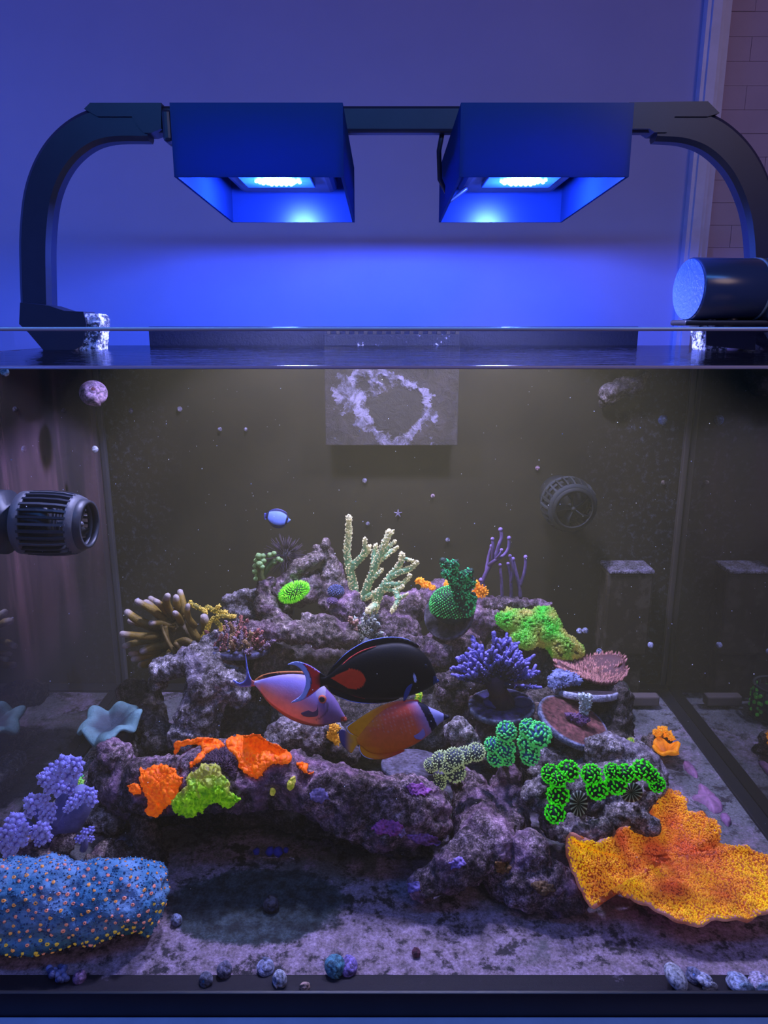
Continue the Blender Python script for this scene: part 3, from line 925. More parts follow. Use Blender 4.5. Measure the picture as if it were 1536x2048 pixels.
ORANGE, ORANGE_D = C(255, 118, 0), C(215, 75, 0)
def orange_col(x, y, rl, k):
    return lerp3(ORANGE_D, ORANGE, 0.55 + rl * 0.9)
oc = [
 ('bright orange encrusting coral spread over the middle of the ledge, largest patch', [(452, 1482), (470, 1474), (500, 1468), (522, 1469), (535, 1482), (560, 1490), (578, 1508), (582, 1524), (562, 1530), (545, 1530), (528, 1545), (515, 1558), (496, 1552), (478, 1538), (470, 1515), (455, 1500)]),
 ('orange coral strip with a bare hole at the left of the largest orange patch', [(347, 1498), (352, 1482), (375, 1478), (410, 1474), (440, 1482), (452, 1492), (440, 1500), (420, 1505), (405, 1520), (390, 1532), (378, 1536), (385, 1520), (398, 1508), (402, 1494), (385, 1490), (365, 1496), (350, 1512)]),
 ('orange coral sheet hanging down over the left front of the ledge', [(283, 1548), (300, 1536), (325, 1531), (350, 1536), (356, 1552), (368, 1555), (358, 1580), (345, 1605), (332, 1616), (318, 1630), (300, 1630), (288, 1620), (296, 1606), (288, 1585), (279, 1565)]),
 ('tiny orange coral lobe at the left of the hanging orange sheet', [(257, 1571), (268, 1566), (280, 1570), (284, 1586), (272, 1592), (262, 1588)]),
 ('small orange coral scrap on the ledge right of the largest patch', [(592, 1527), (606, 1526), (618, 1530), (616, 1540), (627, 1545), (625, 1549), (606, 1543), (596, 1536)]),
 ('orange coral dot above the hanging orange sheet', [(278, 1540), (284, 1537), (290, 1541), (288, 1549), (281, 1549)]),
]
for lab, poly in oc:
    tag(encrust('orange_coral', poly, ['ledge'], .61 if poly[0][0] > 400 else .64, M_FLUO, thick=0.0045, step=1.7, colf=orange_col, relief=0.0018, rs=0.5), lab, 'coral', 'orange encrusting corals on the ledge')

def lime_col(x, y, rl, k):
    g = lerp3(C(70, 150, 0), C(165, 235, 20), 0.5 + rl)
    up = noise.noise(Vector((x * 0.045, y * 0.045, 5)))
    s = noise.noise(Vector((x * 0.35, y * 0.35, 2)))
    patch = max(0, min(1, (1578 - y) / 35 + up * 1.2 + (0.7 if x < 400 and y < 1615 else 0)))
    c2 = lerp3(C(195, 185, 60), C(165, 130, 110), 0.5 + s)
    return lerp3(g, c2, patch * 0.75)
tag(encrust('chalice_coral', [(392, 1540), (412, 1528), (440, 1534), (446, 1552), (462, 1566), (460, 1580), (479, 1594), (470, 1608), (452, 1616), (430, 1604), (412, 1616), (396, 1622), (384, 1634), (362, 1628), (344, 1612), (352, 1590), (372, 1572), (372, 1556)],
    ['ledge'], .60, M_FLUO_LOW, thick=0.005, step=1.6, colf=lime_col, relief=0.0034, rs=0.55), 'lime green and yellow crusty chalice coral on the front of the ledge', 'coral')
for lab, poly in (('tiny yellow-green coral bud below the ledge top, the upper of two', [(533, 1574), (540, 1565), (548, 1570), (546, 1586), (536, 1590), (531, 1582)]), ('tiny yellow-green coral bud at the ledge rim, the lower left of two', [(578, 1560), (583, 1555), (591, 1554), (588, 1574), (580, 1578), (574, 1572)])):
    if 'lower' in lab: poly = [(540, 1577), (546, 1574), (551, 1581), (548, 1590), (541, 1589)]
    else: poly = [(575, 1562), (584, 1553), (591, 1553), (589, 1572), (581, 1580), (573, 1574)]
    tag(encrust('coral_bud', poly, ['ledge'], .605, M_FLUO_LOW, thick=0.003, step=1.0, colf=lambda x, y, rl, k: lerp3(C(150, 170, 30), C(215, 205, 90), 0.5 + rl), jag=0), lab, 'coral', 'yellow-green buds on the ledge')

# fuzzy purple-brown turf between the orange and the lime coral
def turf(name, label, outline, keys, Y, n, col, ln):
    poly = outline; tree = bvh(keys); m = MB()
    xs = [p[0] for p in poly]; ys = [p[1] for p in poly]
    while n > 0:
        x, y = R.uniform(min(xs), max(xs)), R.uniform(min(ys), max(ys))
        if not inside(poly, x, y): continue
        n -= 1
        h = tree.ray_cast(CAM, ray(x, y).normalized())
        if h[0] is None: continue
        nn = (h[1] + Vector((R.uniform(-.5, .5), R.uniform(-.5, .5), R.uniform(0, .8)))).normalized()
        m.octa(h[0] + nn * ln * 0.4, 0.0005, lerp3(col, tuple(c * 2 for c in col), R.random()), nn, ln / 0.0005 * R.uniform(0.5, 1))
    return tag(m.build(name, M_SKIN), label, 'algae', kind='stuff')
turf('algae_turf', 'fuzzy purple-brown turf between the orange and the lime coral', [(392, 1535), (400, 1510), (425, 1497), (450, 1498), (468, 1515), (476, 1540), (470, 1562), (452, 1550), (440, 1528), (412, 1524)], ['ledge'], .62, 1500, C(70, 48, 62), 0.0035)

# pale and purple crusts on the ledge face
def crust_patch(label, poly, keys, Y, col, n=3):
    tag(encrust('coralline_crust', poly, keys, Y, M_SKIN, thick=0.0012, step=1.7, colf=lambda x, y, rl, k: lerp3(tuple(c * 0.5 for c in col), col, 0.55 + rl), relief=0.0012, rs=0.5, jag=4), label, 'algae', 'coralline crusts')
crust_patch('pink-violet crust on the right face of the ledge, largest', [(742, 1655), (762, 1640), (790, 1640), (810, 1652), (800, 1672), (775, 1672), (755, 1668)], ['ledge'], .58, C(190, 95, 180))
crust_patch('violet crust along the lower right rim of the ledge', [(815, 1672), (840, 1665), (870, 1672), (880, 1688), (850, 1692), (825, 1684)], ['ledge'], .58, C(165, 110, 190))
crust_patch('mauve crust at the top right end of the ledge', [(810, 1572), (840, 1566), (862, 1578), (850, 1592), (825, 1588)], ['ledge'], .59, C(180, 100, 190))
crust_patch('pale lilac crust under the left shoulder of the ledge', [(616, 1582), (640, 1576), (656, 1590), (648, 1606), (628, 1602)], ['ledge'], .58, C(165, 150, 215))
crust_patch('small pale crust at the bottom of the ledge face', [(795, 1658), (808, 1654), (812, 1668), (800, 1676)], ['ledge'], .58, C(185, 165, 225))
crust_patch('lilac crust on the foot of the pillar rock', [(900, 1722), (918, 1712), (930, 1722), (922, 1738), (905, 1736)], ['pillar'], .56, C(150, 125, 200))
crust_patch('pale crust on the end of the diagonal foot rock', [(816, 1772), (832, 1762), (842, 1772), (836, 1788), (820, 1788)], ['pillar'], .55, C(140, 125, 200))
crust_patch('ochre sponge crust at the joint of pillar and foot rock', [(990, 1728), (1012, 1720), (1024, 1735), (1010, 1748), (994, 1744)], ['foot', 'pillar'], .56, C(150, 105, 55))
crust_patch('ochre sponge crust on the low knobbly rock', [(1062, 1765), (1090, 1760), (1112, 1775), (1100, 1790), (1072, 1785)], ['foot'], .55, C(120, 90, 55))

# ================================================================== frag discs
def knobs(o, t, n, r, col):
    """parent lump o to thing t, colour it and set little knobs on it"""
    o.parent = t; o.matrix_parent_inverse = Matrix.Translation(-t.location)
    setcol(o.data, lambda p: lerp3(tuple(c * .4 for c in col), col, .5 + noise.noise(p * 300)))
    m = MB(); vs = o.data.vertices
    for _ in range(n):
        v = vs[R.randrange(len(vs))]
        m.octa(v.co.copy(), r * R.uniform(.6, 1.4), lerp3(tuple(c * .5 for c in col), col, R.random() * 1.1), v.normal.copy(), R.uniform(.8, 2))
    tag(m.build('knobs', M_SKIN, t), kind='stuff')

def setcol(me, f):
    a = me.color_attributes.get('Col') or me.color_attributes.new('Col', 'FLOAT_COLOR', 'POINT')
    a.data.foreach_set('color', [x for v in me.vertices for x in (*f(v.co), 1)])

def frag_disc(name, label, px, py, Y, rpx, k, ex, ey, thick=0.006, rim=C(140, 145, 170), top=C(120, 85, 100), cat='coral', tmat=None):
    """round ceramic disc; k = cosine between its normal and the line of sight, (ex,ey) = way the normal leans in the picture"""
    p = P(px, py, Y)
    r = rpx * mpp(p)
    view = (CAM - p).normalized()
    e = (RGT * ex - UPV * ey)
    e = (e - view * e.dot(view)).normalized()
    n = (view * k + e * math.sqrt(1 - k * k)).normalized()
    u = n.orthogonal().normalized(); w = n.cross(u)
    t = thing(name, label, cat, p)
    m = MB(); rows, cols = [], []
    prof = [(0.0, -thick), (0.93 * r, -thick), (r, -thick * 0.8), (r, -thick * 0.15), (0.975 * r, 0.0), (0.9 * r, 0.0), (0.6 * r, 0.0003), (0.3 * r, 0.0004), (0.001, 0.0004)]
    for i, (q, h) in enumerate(prof):
        row = []
        for a in range(40):
            an = 2 * PI * a / 40
            row.append(p + (u * math.cos(an) + w * math.sin(an)) * max(q, 0.0002) + n * h)
            sp = noise.noise(row[-1] * 160)
            cols.append(lerp3(rim, tuple(c * 0.6 for c in rim), 0.5 + sp) if i < 5 else lerp3(top, tuple(c * 0.45 for c in top), 0.5 + sp * 1.6))
        rows.append(row)
    m.grid(rows, closed=True); m.c = cols
    m.build('disc', M_CERAMIC, t, fix=True)
    return t, p, n, u, w, r

# ================================================================== branching corals
def branch_pts(a, b, bend=0.15, n=5):
    d = b - a
    o = Vector((R.uniform(-1, 1), R.uniform(-1, 1), R.uniform(-.5, .5))) * d.length * bend
    return [a.lerp(b, i / (n - 1)) + o * math.sin(PI * i / (n - 1)) for i in range(n)]

def knobbed(m, pts, r0, r1, col, tipcol, kcol, dens=1.0, kr=0.0012, ln=1.5, n=8):
    k = len(pts)
    rads = [r0 + (r1 - r0) * i / (k - 1) for i in range(k)]
    cols = [lerp3(col, tipcol, max(0, (i / (k - 1) - 0.6) / 0.4)) for i in range(k)]
    m.tube(pts, rads, n, cols)
    L = sum((pts[i + 1] - pts[i]).length for i in range(k - 1))
    cnt = int(L * 2 * PI * (r0 + r1) / 2 / (kr * kr * 9) * dens)
    for _ in range(cnt):
        f = R.random() * (k - 1); i = min(int(f), k - 2); f -= i
        p = pts[i].lerp(pts[i + 1], f); t = (pts[i + 1] - pts[i]).normalized()
        rr = rads[i] + (rads[i + 1] - rads[i]) * f
        u = t.orthogonal().normalized(); w = t.cross(u); a = R.uniform(0, 2 * PI)
        nn = u * math.cos(a) + w * math.sin(a)
        g = (i + f) / (k - 1)
        m.octa(p + nn * rr, kr * R.uniform(0.7, 1.15), lerp3(kcol, tipcol, max(0, g - 0.5)), (nn + t * 0.7).normalized(), ln)
    for _ in range(5):
        m.octa(pts[-1] + Vector((R.uniform(-1, 1), R.uniform(-1, 1), R.uniform(-1, 1))) * r1, kr, tipcol)

def cr(path, n=4):
    """smooth path through points"""
    pts = [Vector(p) for p in path]; out = []
    for i in range(len(pts) - 1):
        p0, p1, p2, p3 = pts[max(i - 1, 0)], pts[i], pts[i + 1], pts[min(i + 2, len(pts) - 1)]
        for k in range(n):
            s = k / n
            out.append(0.5 * ((2 * p1) + (p2 - p0) * s + (2 * p0 - 5 * p1 + 4 * p2 - p3) * s * s + (3 * p1 - p0 - 3 * p2 + p3) * s ** 3))
    out.append(pts[-1])
    return out

# --- pale staghorn at the top of the reef: each main branch is a part
stag = thing('staghorn_coral', 'pale cream-green staghorn coral standing highest on the reef', 'coral', P(745, 1225, .84))
SB = C(120, 165, 120); SK = C(228, 215, 160); ST = C(235, 225, 205)
Ys = .845
stag_br = [
    ([(712, 1225, Ys), (708, 1180, Ys), (702, 1150, Ys), (694, 1110, Ys), (697, 1070, .84), (698, 1034, .835)], 9.5, 5.5),
    ([(700, 1140, Ys), (716, 1122, .84), (732, 1106, .838), (738, 1094, .836)], 7, 4.5),
    ([(716, 1122, .84), (728, 1104, .835), (730, 1078, .83)], 5, 3.5),
    ([(704, 1128, .84), (722, 1112, .85), (740, 1092, .855)], 5, 3.5),
    ([(718, 1222, Ys), (735, 1172, .83), (752, 1128, .825), (768, 1088, .82), (778, 1062, .82)], 8.5, 5),
    ([(755, 1118, .825), (774, 1098, .82), (790, 1082, .82)], 5, 3.5),
    ([(752, 1128, .825), (776, 1108, .83), (795, 1094, .83)], 5, 3.5),
    ([(745, 1140, .825), (748, 1105, .83), (752, 1090, .83)], 5, 3.5),
    ([(762, 1100, .82), (785, 1062, .825)], 5, 3.5),
    ([(738, 1165, .83), (754, 1150, .82), (764, 1138, .82)], 4.5, 3),
    ([(745, 1228, .83), (760, 1185, .815), (782, 1152, .81), (800, 1128, .805), (804, 1108, .80)], 9, 4.5),
    ([(782, 1152, .81), (805, 1142, .80), (822, 1136, .80), (834, 1124, .795)], 6.5, 4),
    ([(770, 1168, .81), (795, 1168, .80), (812, 1162, .80), (820, 1150, .795)], 5.5, 3.5),
    ([(795, 1135, .805), (808, 1118, .80), (826, 1122, .80)], 4.5, 3),
    ([(765, 1178, .815), (790, 1180, .80), (806, 1172, .795)], 4.5, 3.5),
    ([(790, 1180, .80), (796, 1200, .79), (784, 1222, .785)], 6, 4.5),
    ([(796, 1198, .79), (814, 1188, .785)], 4, 3),
    ([(720, 1200, .84), (745, 1188, .82), (760, 1180, .815)], 6, 5),
    ([(745, 1226, .83), (752, 1210, .81), (735, 1222, .80)], 7, 6),
]
for path, r0, r1 in stag_br:
    pts = cr([P(*q) for q in path], 4); k = mpp(pts[0])
    m = MB(); knobbed(m, pts, r0 * k * 1.0, r1 * k * 0.95, SB, SK, SK, 1.5, 0.00125, 1.35, 7)
    m.build('branch', M_FLUO_LOW, stag)

# --- gorgonian: smooth purple fingers
gor = thing('gorgonian', 'slim purple gorgonian with knob-ended fingers at the top right of the reef', 'coral', P(1010, 1205, .86))
GB = C(92, 70, 112); GT = C(140, 112, 165)
for path, r0, r1 in [
    ([(962, 1170, .86), (975, 1140, .86), (990, 1115, .86), (998, 1090, .86), (1003, 1075, .86), (1001, 1059, .86)], 5, 3.4),
    ([(972, 1145, .86), (976, 1118, .865), (983, 1092, .865)], 3.6, 3), ([(978, 1130, .86), (992, 1120, .85), (1008, 1110, .85), (1017, 1096, .85), (1018, 1076, .85)], 4.4, 3.2),
    ([(985, 1120, .86), (986, 1098, .855), (985, 1078, .855)], 3.6, 3), ([(992, 1118, .85), (1000, 1108, .845), (1003, 1100, .845)], 3.2, 2.8),
    ([(1005, 1202, .86), (1003, 1165, .86), (1000, 1130, .86)], 4, 2.8), ([(1022, 1198, .86), (1022, 1160, .86), (1016, 1128, .86)], 4.2, 3),
    ([(1022, 1165, .86), (1026, 1140, .855), (1020, 1112, .855)], 3.4, 2.8), ([(1041, 1196, .86), (1038, 1170, .86), (1031, 1140, .86), (1026, 1118, .86)], 4.4, 3.2),
    ([(1040, 1172, .86), (1048, 1148, .86), (1051, 1130, .86), (1051, 1114, .86)], 4, 3.2), ([(966, 1198, .86), (968, 1175, .86), (962, 1160, .86)], 4.2, 3.6)]:
    pts = cr([P(*q) for q in path], 5); k = mpp(pts[0]); m = MB()
    n = len(pts); m.tube(pts, [(r0 + (r1 - r0) * i / (n - 1)) * k * 0.92 for i in range(n)], 9, [lerp3(GB, GT, i / n * 0.6) for i in range(n)])
    m.ball(pts[-1], r1 * k * 1.3, col=GT, nu=10, nv=7)
    m.build('branch', M_SKIN, gor)

# --- tan finger coral at the left
fing = thing('finger_coral', 'tan many-fingered coral with whitish tips at the left end of the reef', 'coral', P(350, 1290, .83))
TB = C(98, 78, 24); TT = C(150, 122, 42); TW = C(196, 186, 190)
Yt = .80
finger_px = [((330, 1250), (292, 1205), 7), ((335, 1248), (275, 1203), 7), ((320, 1255), (255, 1225), 8), ((315, 1262), (262, 1242), 8), ((318, 1270), (245, 1268), 7), ((320, 1282), (250, 1292), 6.5),
    ((338, 1240), (301, 1197), 6), ((340, 1238), (312, 1203), 6.5), ((345, 1242), (308, 1222), 7), ((350, 1235), (335, 1192), 7), ((358, 1230), (352, 1195), 7), ((366, 1228), (360, 1184), 6.5),
    ((356, 1240), (330, 1222), 6), ((372, 1236), (366, 1210), 6.5), ((350, 1250), (318, 1238), 6), ((348, 1256), (302, 1246), 6), ((352, 1262), (288, 1250), 6), ((362, 1248), (350, 1226), 6),
    ((330, 1300), (268, 1318), 7), ((335, 1306), (282, 1330), 7.5), ((345, 1305), (310, 1325), 6), ((350, 1300), (338, 1312), 6.5), ((345, 1290), (285, 1302), 7), ((350, 1285), (262, 1308), 6),
    ((398, 1280), (376, 1238), 7), ((404, 1278), (408, 1235), 9), ((390, 1252), (376, 1212), 6), ((370, 1282), (330, 1262), 6.5), ((372, 1285), (335, 1282), 7), ((360, 1270), (325, 1295), 6)]
for i, (a, b, r) in enumerate(finger_px):
    ya = Yt + 0.015 + R.uniform(-.01, .012); yb = ya - R.uniform(-0.012, 0.03)
    pa, pb = P(a[0], a[1], ya), P(b[0], b[1], yb)
    pts = branch_pts(pa, pb, 0.14, 7); k = mpp(pa)
    m = MB()
    m.tube(pts, [r * k * q for q in (1.1, 1.15, 1.15, 1.1, 1.05, 1.0, 0.9)], 9, [lerp3(TB, TT, j / 6) for j in range(6)] + [lerp3(TT, TW, 0.6)])
    if i % 2:
        for _ in range(3): m.octa(pts[-1] + Vector((R.uniform(-1, 1), R.uniform(-1, 1), R.uniform(0, 1))) * r * k * 0.5, r * k * 0.45, TW)
    m.build('finger', M_SKIN, fing)
# the curling long finger and the base
for path, r in (([(330, 1252, .79), (335, 1282, .785), (348, 1300, .78), (372, 1305, .775), (352, 1288, .775)], 6.5), ([(352, 1286, .78), (370, 1280, .775), (386, 1290, .775), (380, 1300, .775), (360, 1298, .775)], 7.5), ([(322, 1250, .79), (334, 1280, .78), (350, 1308, .775)], 4)):
    pts = cr([P(*q) for q in path], 5); k = mpp(pts[0]); m = MB()
    m.tube(pts, [r * k * 0.8] * len(pts), 9, [TB] * (len(pts)))
    m.build('finger', M_SKIN, fing)
m = MB(); m.ball(P(352, 1275, .825), 0.026, 0.020, 0.024, col=lerp3(TB, (0, 0, 0), 0.5), nu=18, nv=12, jig=.08); m.build('base', M_SKIN, fing)

# --- yellow knobbly branches over the brown frag disc
yel = thing('yellow_branch_coral', 'small yellow knobbly branch coral beside the tan finger coral', 'coral', P(430, 1240, .79))
for path in ([(378, 1205, .80), (395, 1214, .795), (412, 1224, .79)], [(412, 1214, .80), (432, 1222, .79), (452, 1224, .785)], [(430, 1222, .79), (438, 1212, .785)], [(424, 1240, .785), (440, 1232, .78), (470, 1233, .775)], [(424, 1238, .785), (438, 1248, .78), (442, 1260, .778)], [(405, 1285, .80), (412, 1262, .80), (424, 1240, .79)]):
    pts = cr([P(*q) for q in path], 4); k = mpp(pts[0]); m = MB()
    knobbed(m, pts, 4.6 * k, 3.4 * k, C(120, 110, 40), C(225, 190, 80), C(215, 185, 70), 1.6, 0.0010, 1.4, 6)
    m.build('branch', M_FLUO_LOW, yel)

# --- brown frag disc with crusty pink-brown coral
t, p, n, u, w, r = frag_disc('frag_disc', 'dark round frag disc with brown-pink branching coral, upper left of the reef', 476, 1292, .785, 64, 0.27, 0.02, -1, 0.007, C(95, 95, 130), C(70, 62, 78))
m = MB()
for _ in range(84):
    a = R.uniform(0, 2 * PI); q = r * 0.98 * math.sqrt(R.random())
    b0 = p + (u * math.cos(a) + w * math.sin(a)) * q
    hgt = R.uniform(0.005, 0.014) + 0.024 * max(0, 1 - q / r)
    e = b0 + n * hgt + Vector((R.uniform(-.4, 1), R.uniform(-1, 1), 0)) * 0.013
    c0, c1 = R.choice(((C(80, 50, 45), C(175, 105, 95)), (C(70, 55, 60), C(140, 115, 130)), (C(85, 60, 35), C(160, 125, 80))))
    knobbed(m, branch_pts(b0, e, 0.12, 5), 0.0032, 0.0016, c0, c1, c1, 1.0, 0.0011, 1.5, 6)
m.build('coral_branches', M_SKIN, t)
for (x, y, dy) in ((455, 1262, -.01), (500, 1240, .0), (520, 1232, .01), (480, 1282, -.02), (545, 1238, 0), (520, 1260, -.01)):
    pass
m = MB()
for _ in range(26):
    a = R.uniform(0, 2 * PI); q = r * math.sqrt(R.random()) * 0.95
    m.octa(p + (u * math.cos(a) + w * math.sin(a)) * q + n * 0.0015, R.uniform(.0025, .005), R.choice((C(120, 118, 160), C(70, 66, 92), C(105, 80, 110))), n, 0.6)
m.build('nubs', M_SKIN, t)

# --- little green stalked coral, neon tuft, small bluish polyp balls
gst = thing('green_stalk_coral', 'small dull green stalked coral at the top left of the reef', 'coral', P(525, 1168, .825))
def lobes(parent, spots, Y, col, tip, name='lobe'):
    for x, y, r in spots:
        q = P(x, y, Y + R.uniform(-.006, .006)); k = mpp(q)
        m = MB(); m.ball(q, r * k, r * k, r * k * 0.85, col=lambda v: lerp3(col, tip, 0.5 + (v - q).z / (r * k) * 0.5), nu=10, nv=7, jig=.12)
        m.build(name, M_FLUO_LOW, parent)
m = MB(); m.tube([P(524, 1168, .825), P(522, 1150, .825), P(520, 1132, .825), P(518, 1116, .825)], [.0055, .005, .005, .004], 9, C(110, 120, 60)); m.build('stalk', M_SKIN, gst)
m = MB(); m.tube(cr([P(527, 1150, .825), P(538, 1132, .825), P(548, 1122, .825)], 4), [.0032] * 9, 8, C(80, 105, 50)); m.build('stalk', M_SKIN, gst)
lobes(gst, [(517, 1112, 7), (526, 1112, 6), (513, 1121, 6), (527, 1122, 6), (511, 1132, 6), (519, 1128, 7), (524, 1134, 6), (510, 1143, 6), (514, 1152, 5.5), (540, 1110, 6), (548, 1107, 5.5), (557, 1118, 5.5), (562, 1121, 5), (548, 1124, 5.5), (511, 1158, 5)], .822, C(62, 92, 50), C(128, 158, 95))

neon = thing('neon_polyp_tuft', 'vivid neon green tuft of polyps at the top left of the reef', 'coral', P(587, 1182, .82))
m = MB(); m.ball(P(588, 1184, .825), 0.0165, 0.010, 0.0085, col=C(20, 70, 5), nu=14, nv=9, axes=((RGT * .92 + UPV * .38), Vector((0, 1, 0)), (UPV * .92 - RGT * .38))); m.build('base', M_SKIN, neon)
m = MB()
c0 = P(588, 1184, .825); au, aw = (RGT * .92 + UPV * .38), (UPV * .92 - RGT * .38)
for i in range(420):
    th = math.acos(1 - 2 * (i + .5) / 420); ph = i * 2.39996
    d = Vector((math.sin(th) * math.cos(ph), math.sin(th) * math.sin(ph), math.cos(th)))
    s0 = c0 + au * (d.x * 0.0165) + Vector((0, 1, 0)) * (d.y * 0.010) + aw * (d.z * 0.0085)
    nn = (au * d.x + Vector((0, d.y, 0)) + aw * d.z * 1.6 + Vector((R.uniform(-.4, .4), R.uniform(-.4, .4), R.uniform(-.4, .4)))).normalized()
    m.octa(s0 + nn * 0.0015, 0.0009, lerp3(C(70, 200, 10), C(160, 255, 60), R.random()), nn, 3.2)
tag(m.build('polyps', M_FLUO, neon), kind='stuff')

def polyp_ball(name, label, x, y, Y, rpx, col, tip, n=120, flat=0.8, cat='coral', mat=None):
    t = thing(name, label, cat, P(x, y, Y)); q = P(x, y, Y); r = rpx * mpp(q)
    m = MB(); m.ball(q, r, r, r * flat, col=lerp3(col, (0, 0, 0), .4), nu=14, nv=9, jig=.05); m.build('base', M_SKIN, t)
    m = MB()
    for i in range(n):
        th = math.acos(1 - 2 * (i + .5) / n); ph = i * 2.39996
        d = Vector((math.sin(th) * math.cos(ph), math.sin(th) * math.sin(ph), math.cos(th) * flat))
        m.octa(q + d * r, r * 0.13, lerp3(col, tip, R.random()), d, 1.0)
    tag(m.build('polyps', mat or M_SKIN, t), kind='stuff')
    return t
polyp_ball('star_polyp_ball', 'small dark blue-grey polyp ball in the middle of the reef top', 672, 1182, .835, 16, C(60, 70, 110), C(120, 130, 185), 130, 0.72)
polyp_ball('star_polyp_ball', 'little mauve polyp clump below the blue-grey polyp ball', 665, 1202, .825, 11, C(100, 70, 110), C(150, 115, 160), 80, 0.7)

# --- sea urchin
urch = thing('sea_urchin', 'dark long-spined sea urchin behind the reef top', 'urchin', P(572, 1108, .875))
q = P(572, 1112, .875); m = MB(); m.ball(q, 0.010, 0.010, 0.009, col=C(38, 30, 36), nu=14, nv=10); m.build('body', M_SKIN, urch)
m = MB()
for i in range(190):
    th = math.acos(1 - 2 * (i + .5) / 190); ph = i * 2.39996
    d = Vector((math.sin(th) * math.cos(ph), math.sin(th) * math.sin(ph), math.cos(th)))
    d = (d + Vector((R.uniform(-.15, .15), R.uniform(-.15, .15), R.uniform(-.15, .15)))).normalized()
    m.tube([q + d * 0.008, q + d * R.uniform(0.020, 0.030)], [0.0006, 0.00025], 4, C(62, 48, 60), tip=False)
tag(m.build('spines', M_SKIN, urch), kind='stuff')

# --- small pale acropora in front of the staghorn
acr = thing('small_acropora', 'small pale bushy acropora in front of the staghorn', 'coral', P(735, 1278, .80))
q0 = P(735, 1282, .80); k = mpp(q0)
for i in range(30):
    a = R.uniform(-1.25, 1.25); L = R.uniform(30, 66) * k * (1 - 0.25 * abs(a))
    b = q0 + RGT * (math.sin(a) * L) + UPV * (math.cos(a) * L) + Vector((0, R.uniform(-.016, .012), 0))
    m = MB(); knobbed(m, branch_pts(q0 + (b - q0) * 0.25, b, .08, 5), .0030, .0017, C(60, 62, 55), C(190, 195, 180), C(150, 150, 125), 1.5, .0011, 1.6, 6)
    m.build('branch', M_SKIN, acr)
for path in ([(706, 1278, .79), (704, 1255, .79), (700, 1235, .785)], [(704, 1258, .79), (714, 1242, .785)], [(706, 1276, .79), (694, 1276, .785), (684, 1278, .785)], [(705, 1266, .79), (712, 1256, .785)]):
    pts = cr([P(*v) for v in path], 4); m = MB()
    knobbed(m, pts, .0032, .002, C(150, 100, 80), C(210, 165, 135), C(190, 140, 115), 1.5, .0011, 1.5, 6); m.build('branch', M_SKIN, acr)
m = MB(); m.ball(q0, .012, .010, .006, col=C(110, 110, 120), nu=14, nv=8, jig=.1); m.build('base', M_SKIN, acr)

# --- green coral on a disc: crusty ball + upright branches
t, p, n, u, w, r = frag_disc('frag_disc', 'grey frag disc tilted upright with dark green branching coral', 896, 1228, .80, 52, 0.90, -0.6, -0.5, .006, C(120, 112, 130), C(80, 72, 80))
gb, gt2 = C(8, 40, 28), C(60, 215, 130)
m = MB(); cb = P(905, 1210, .79); kb = mpp(cb)
m.ball(cb, 45 * kb, .022, 38 * kb, col=gb, nu=24, nv=16, jig=.05); m.build('green_crust', M_SKIN, t)
m = MB()
for i in range(620):
    th = math.acos(1 - 2 * (i + .5) / 900); ph = i * 2.39996
    d = Vector((math.sin(th) * math.cos(ph) * 45 * kb, math.sin(th) * math.sin(ph) * .022, math.cos(th) * 38 * kb))
    m.octa(cb + d * 1.02, .00115, lerp3(C(25, 110, 60), C(90, 235, 110), R.random()), d.normalized(), 1.1)
tag(m.build('polyps', M_FLUO_LOW, t), kind='stuff')
for path, r0 in (([(925, 1215, .775), (916, 1180, .77), (905, 1150, .77), (886, 1122, .77)], 16), ([(916, 1180, .77), (925, 1155, .765), (942, 1142, .765)], 13), ([(905, 1150, .77), (908, 1130, .765), (912, 1124, .765)], 11), ([(918, 1185, .77), (938, 1172, .765), (946, 1160, .765)], 12), ([(912, 1165, .77), (895, 1150, .765), (886, 1142, .765)], 10), ([(928, 1225, .775), (940, 1205, .77), (946, 1190, .77)], 13)):
    pts = cr([P(*v) for v in path], 5); k = mpp(pts[0]); m = MB()
    kn = len(pts); m.tube(pts, [r0 * k * (1 - .55 * i / kn) for i in range(kn)], 9, gb)
    for _ in range(int(260 * r0 / 14)):
        f = R.random() * (kn - 1); i = min(int(f), kn - 2); f -= i
        tt = (pts[i + 1] - pts[i]).normalized(); uu = tt.orthogonal().normalized(); ww = tt.cross(uu); a = R.uniform(0, 2 * PI)
        nn = uu * math.cos(a) + ww * math.sin(a); rr = r0 * k * (1 - .55 * (i + f) / kn)
        m.octa(pts[i].lerp(pts[i + 1], f) + nn * rr, .0011, lerp3(gb, gt2, R.random() ** 1.6), nn, R.uniform(1, 2.4))
    m.build('branch', M_FLUO_LOW, t)

# --- orange polyp patches at the top right
def zoa_patch(label, spots, col=C(255, 140, 10), mat=None, rr=.0016):
    t = thing('orange_polyp_patch', label, 'coral', P(spots[0][0], spots[0][1], spots[0][2]), 'small orange polyp patches')
    for x, y, Y, rx, ry in spots:
        q = P(x, y, Y); k = mpp(q); m = MB()
        m.ball(q, rx * k, .004, ry * k, col=lerp3(col, (0, 0, 0), .5), nu=10, nv=7, jig=.1)
        for i in range(46):
            th = math.acos(1 - 2 * (i + .5) / 46); ph = i * 2.39996
            d = Vector((math.sin(th) * math.cos(ph) * rx * k, math.sin(th) * math.sin(ph) * .004, math.cos(th) * ry * k))
            m.octa(q + d * R.uniform(.7, 1.35), rr * R.uniform(.6, 1.3), lerp3(col, C(255, 190, 60), R.random() * .6), (d.normalized() + Vector((R.uniform(-.5, .5), R.uniform(-.5, .5), R.uniform(-.5, .5)))).normalized(), R.uniform(.8, 1.8))
        m.build('polyp_clump', mat or M_FLUO, t)
    return t
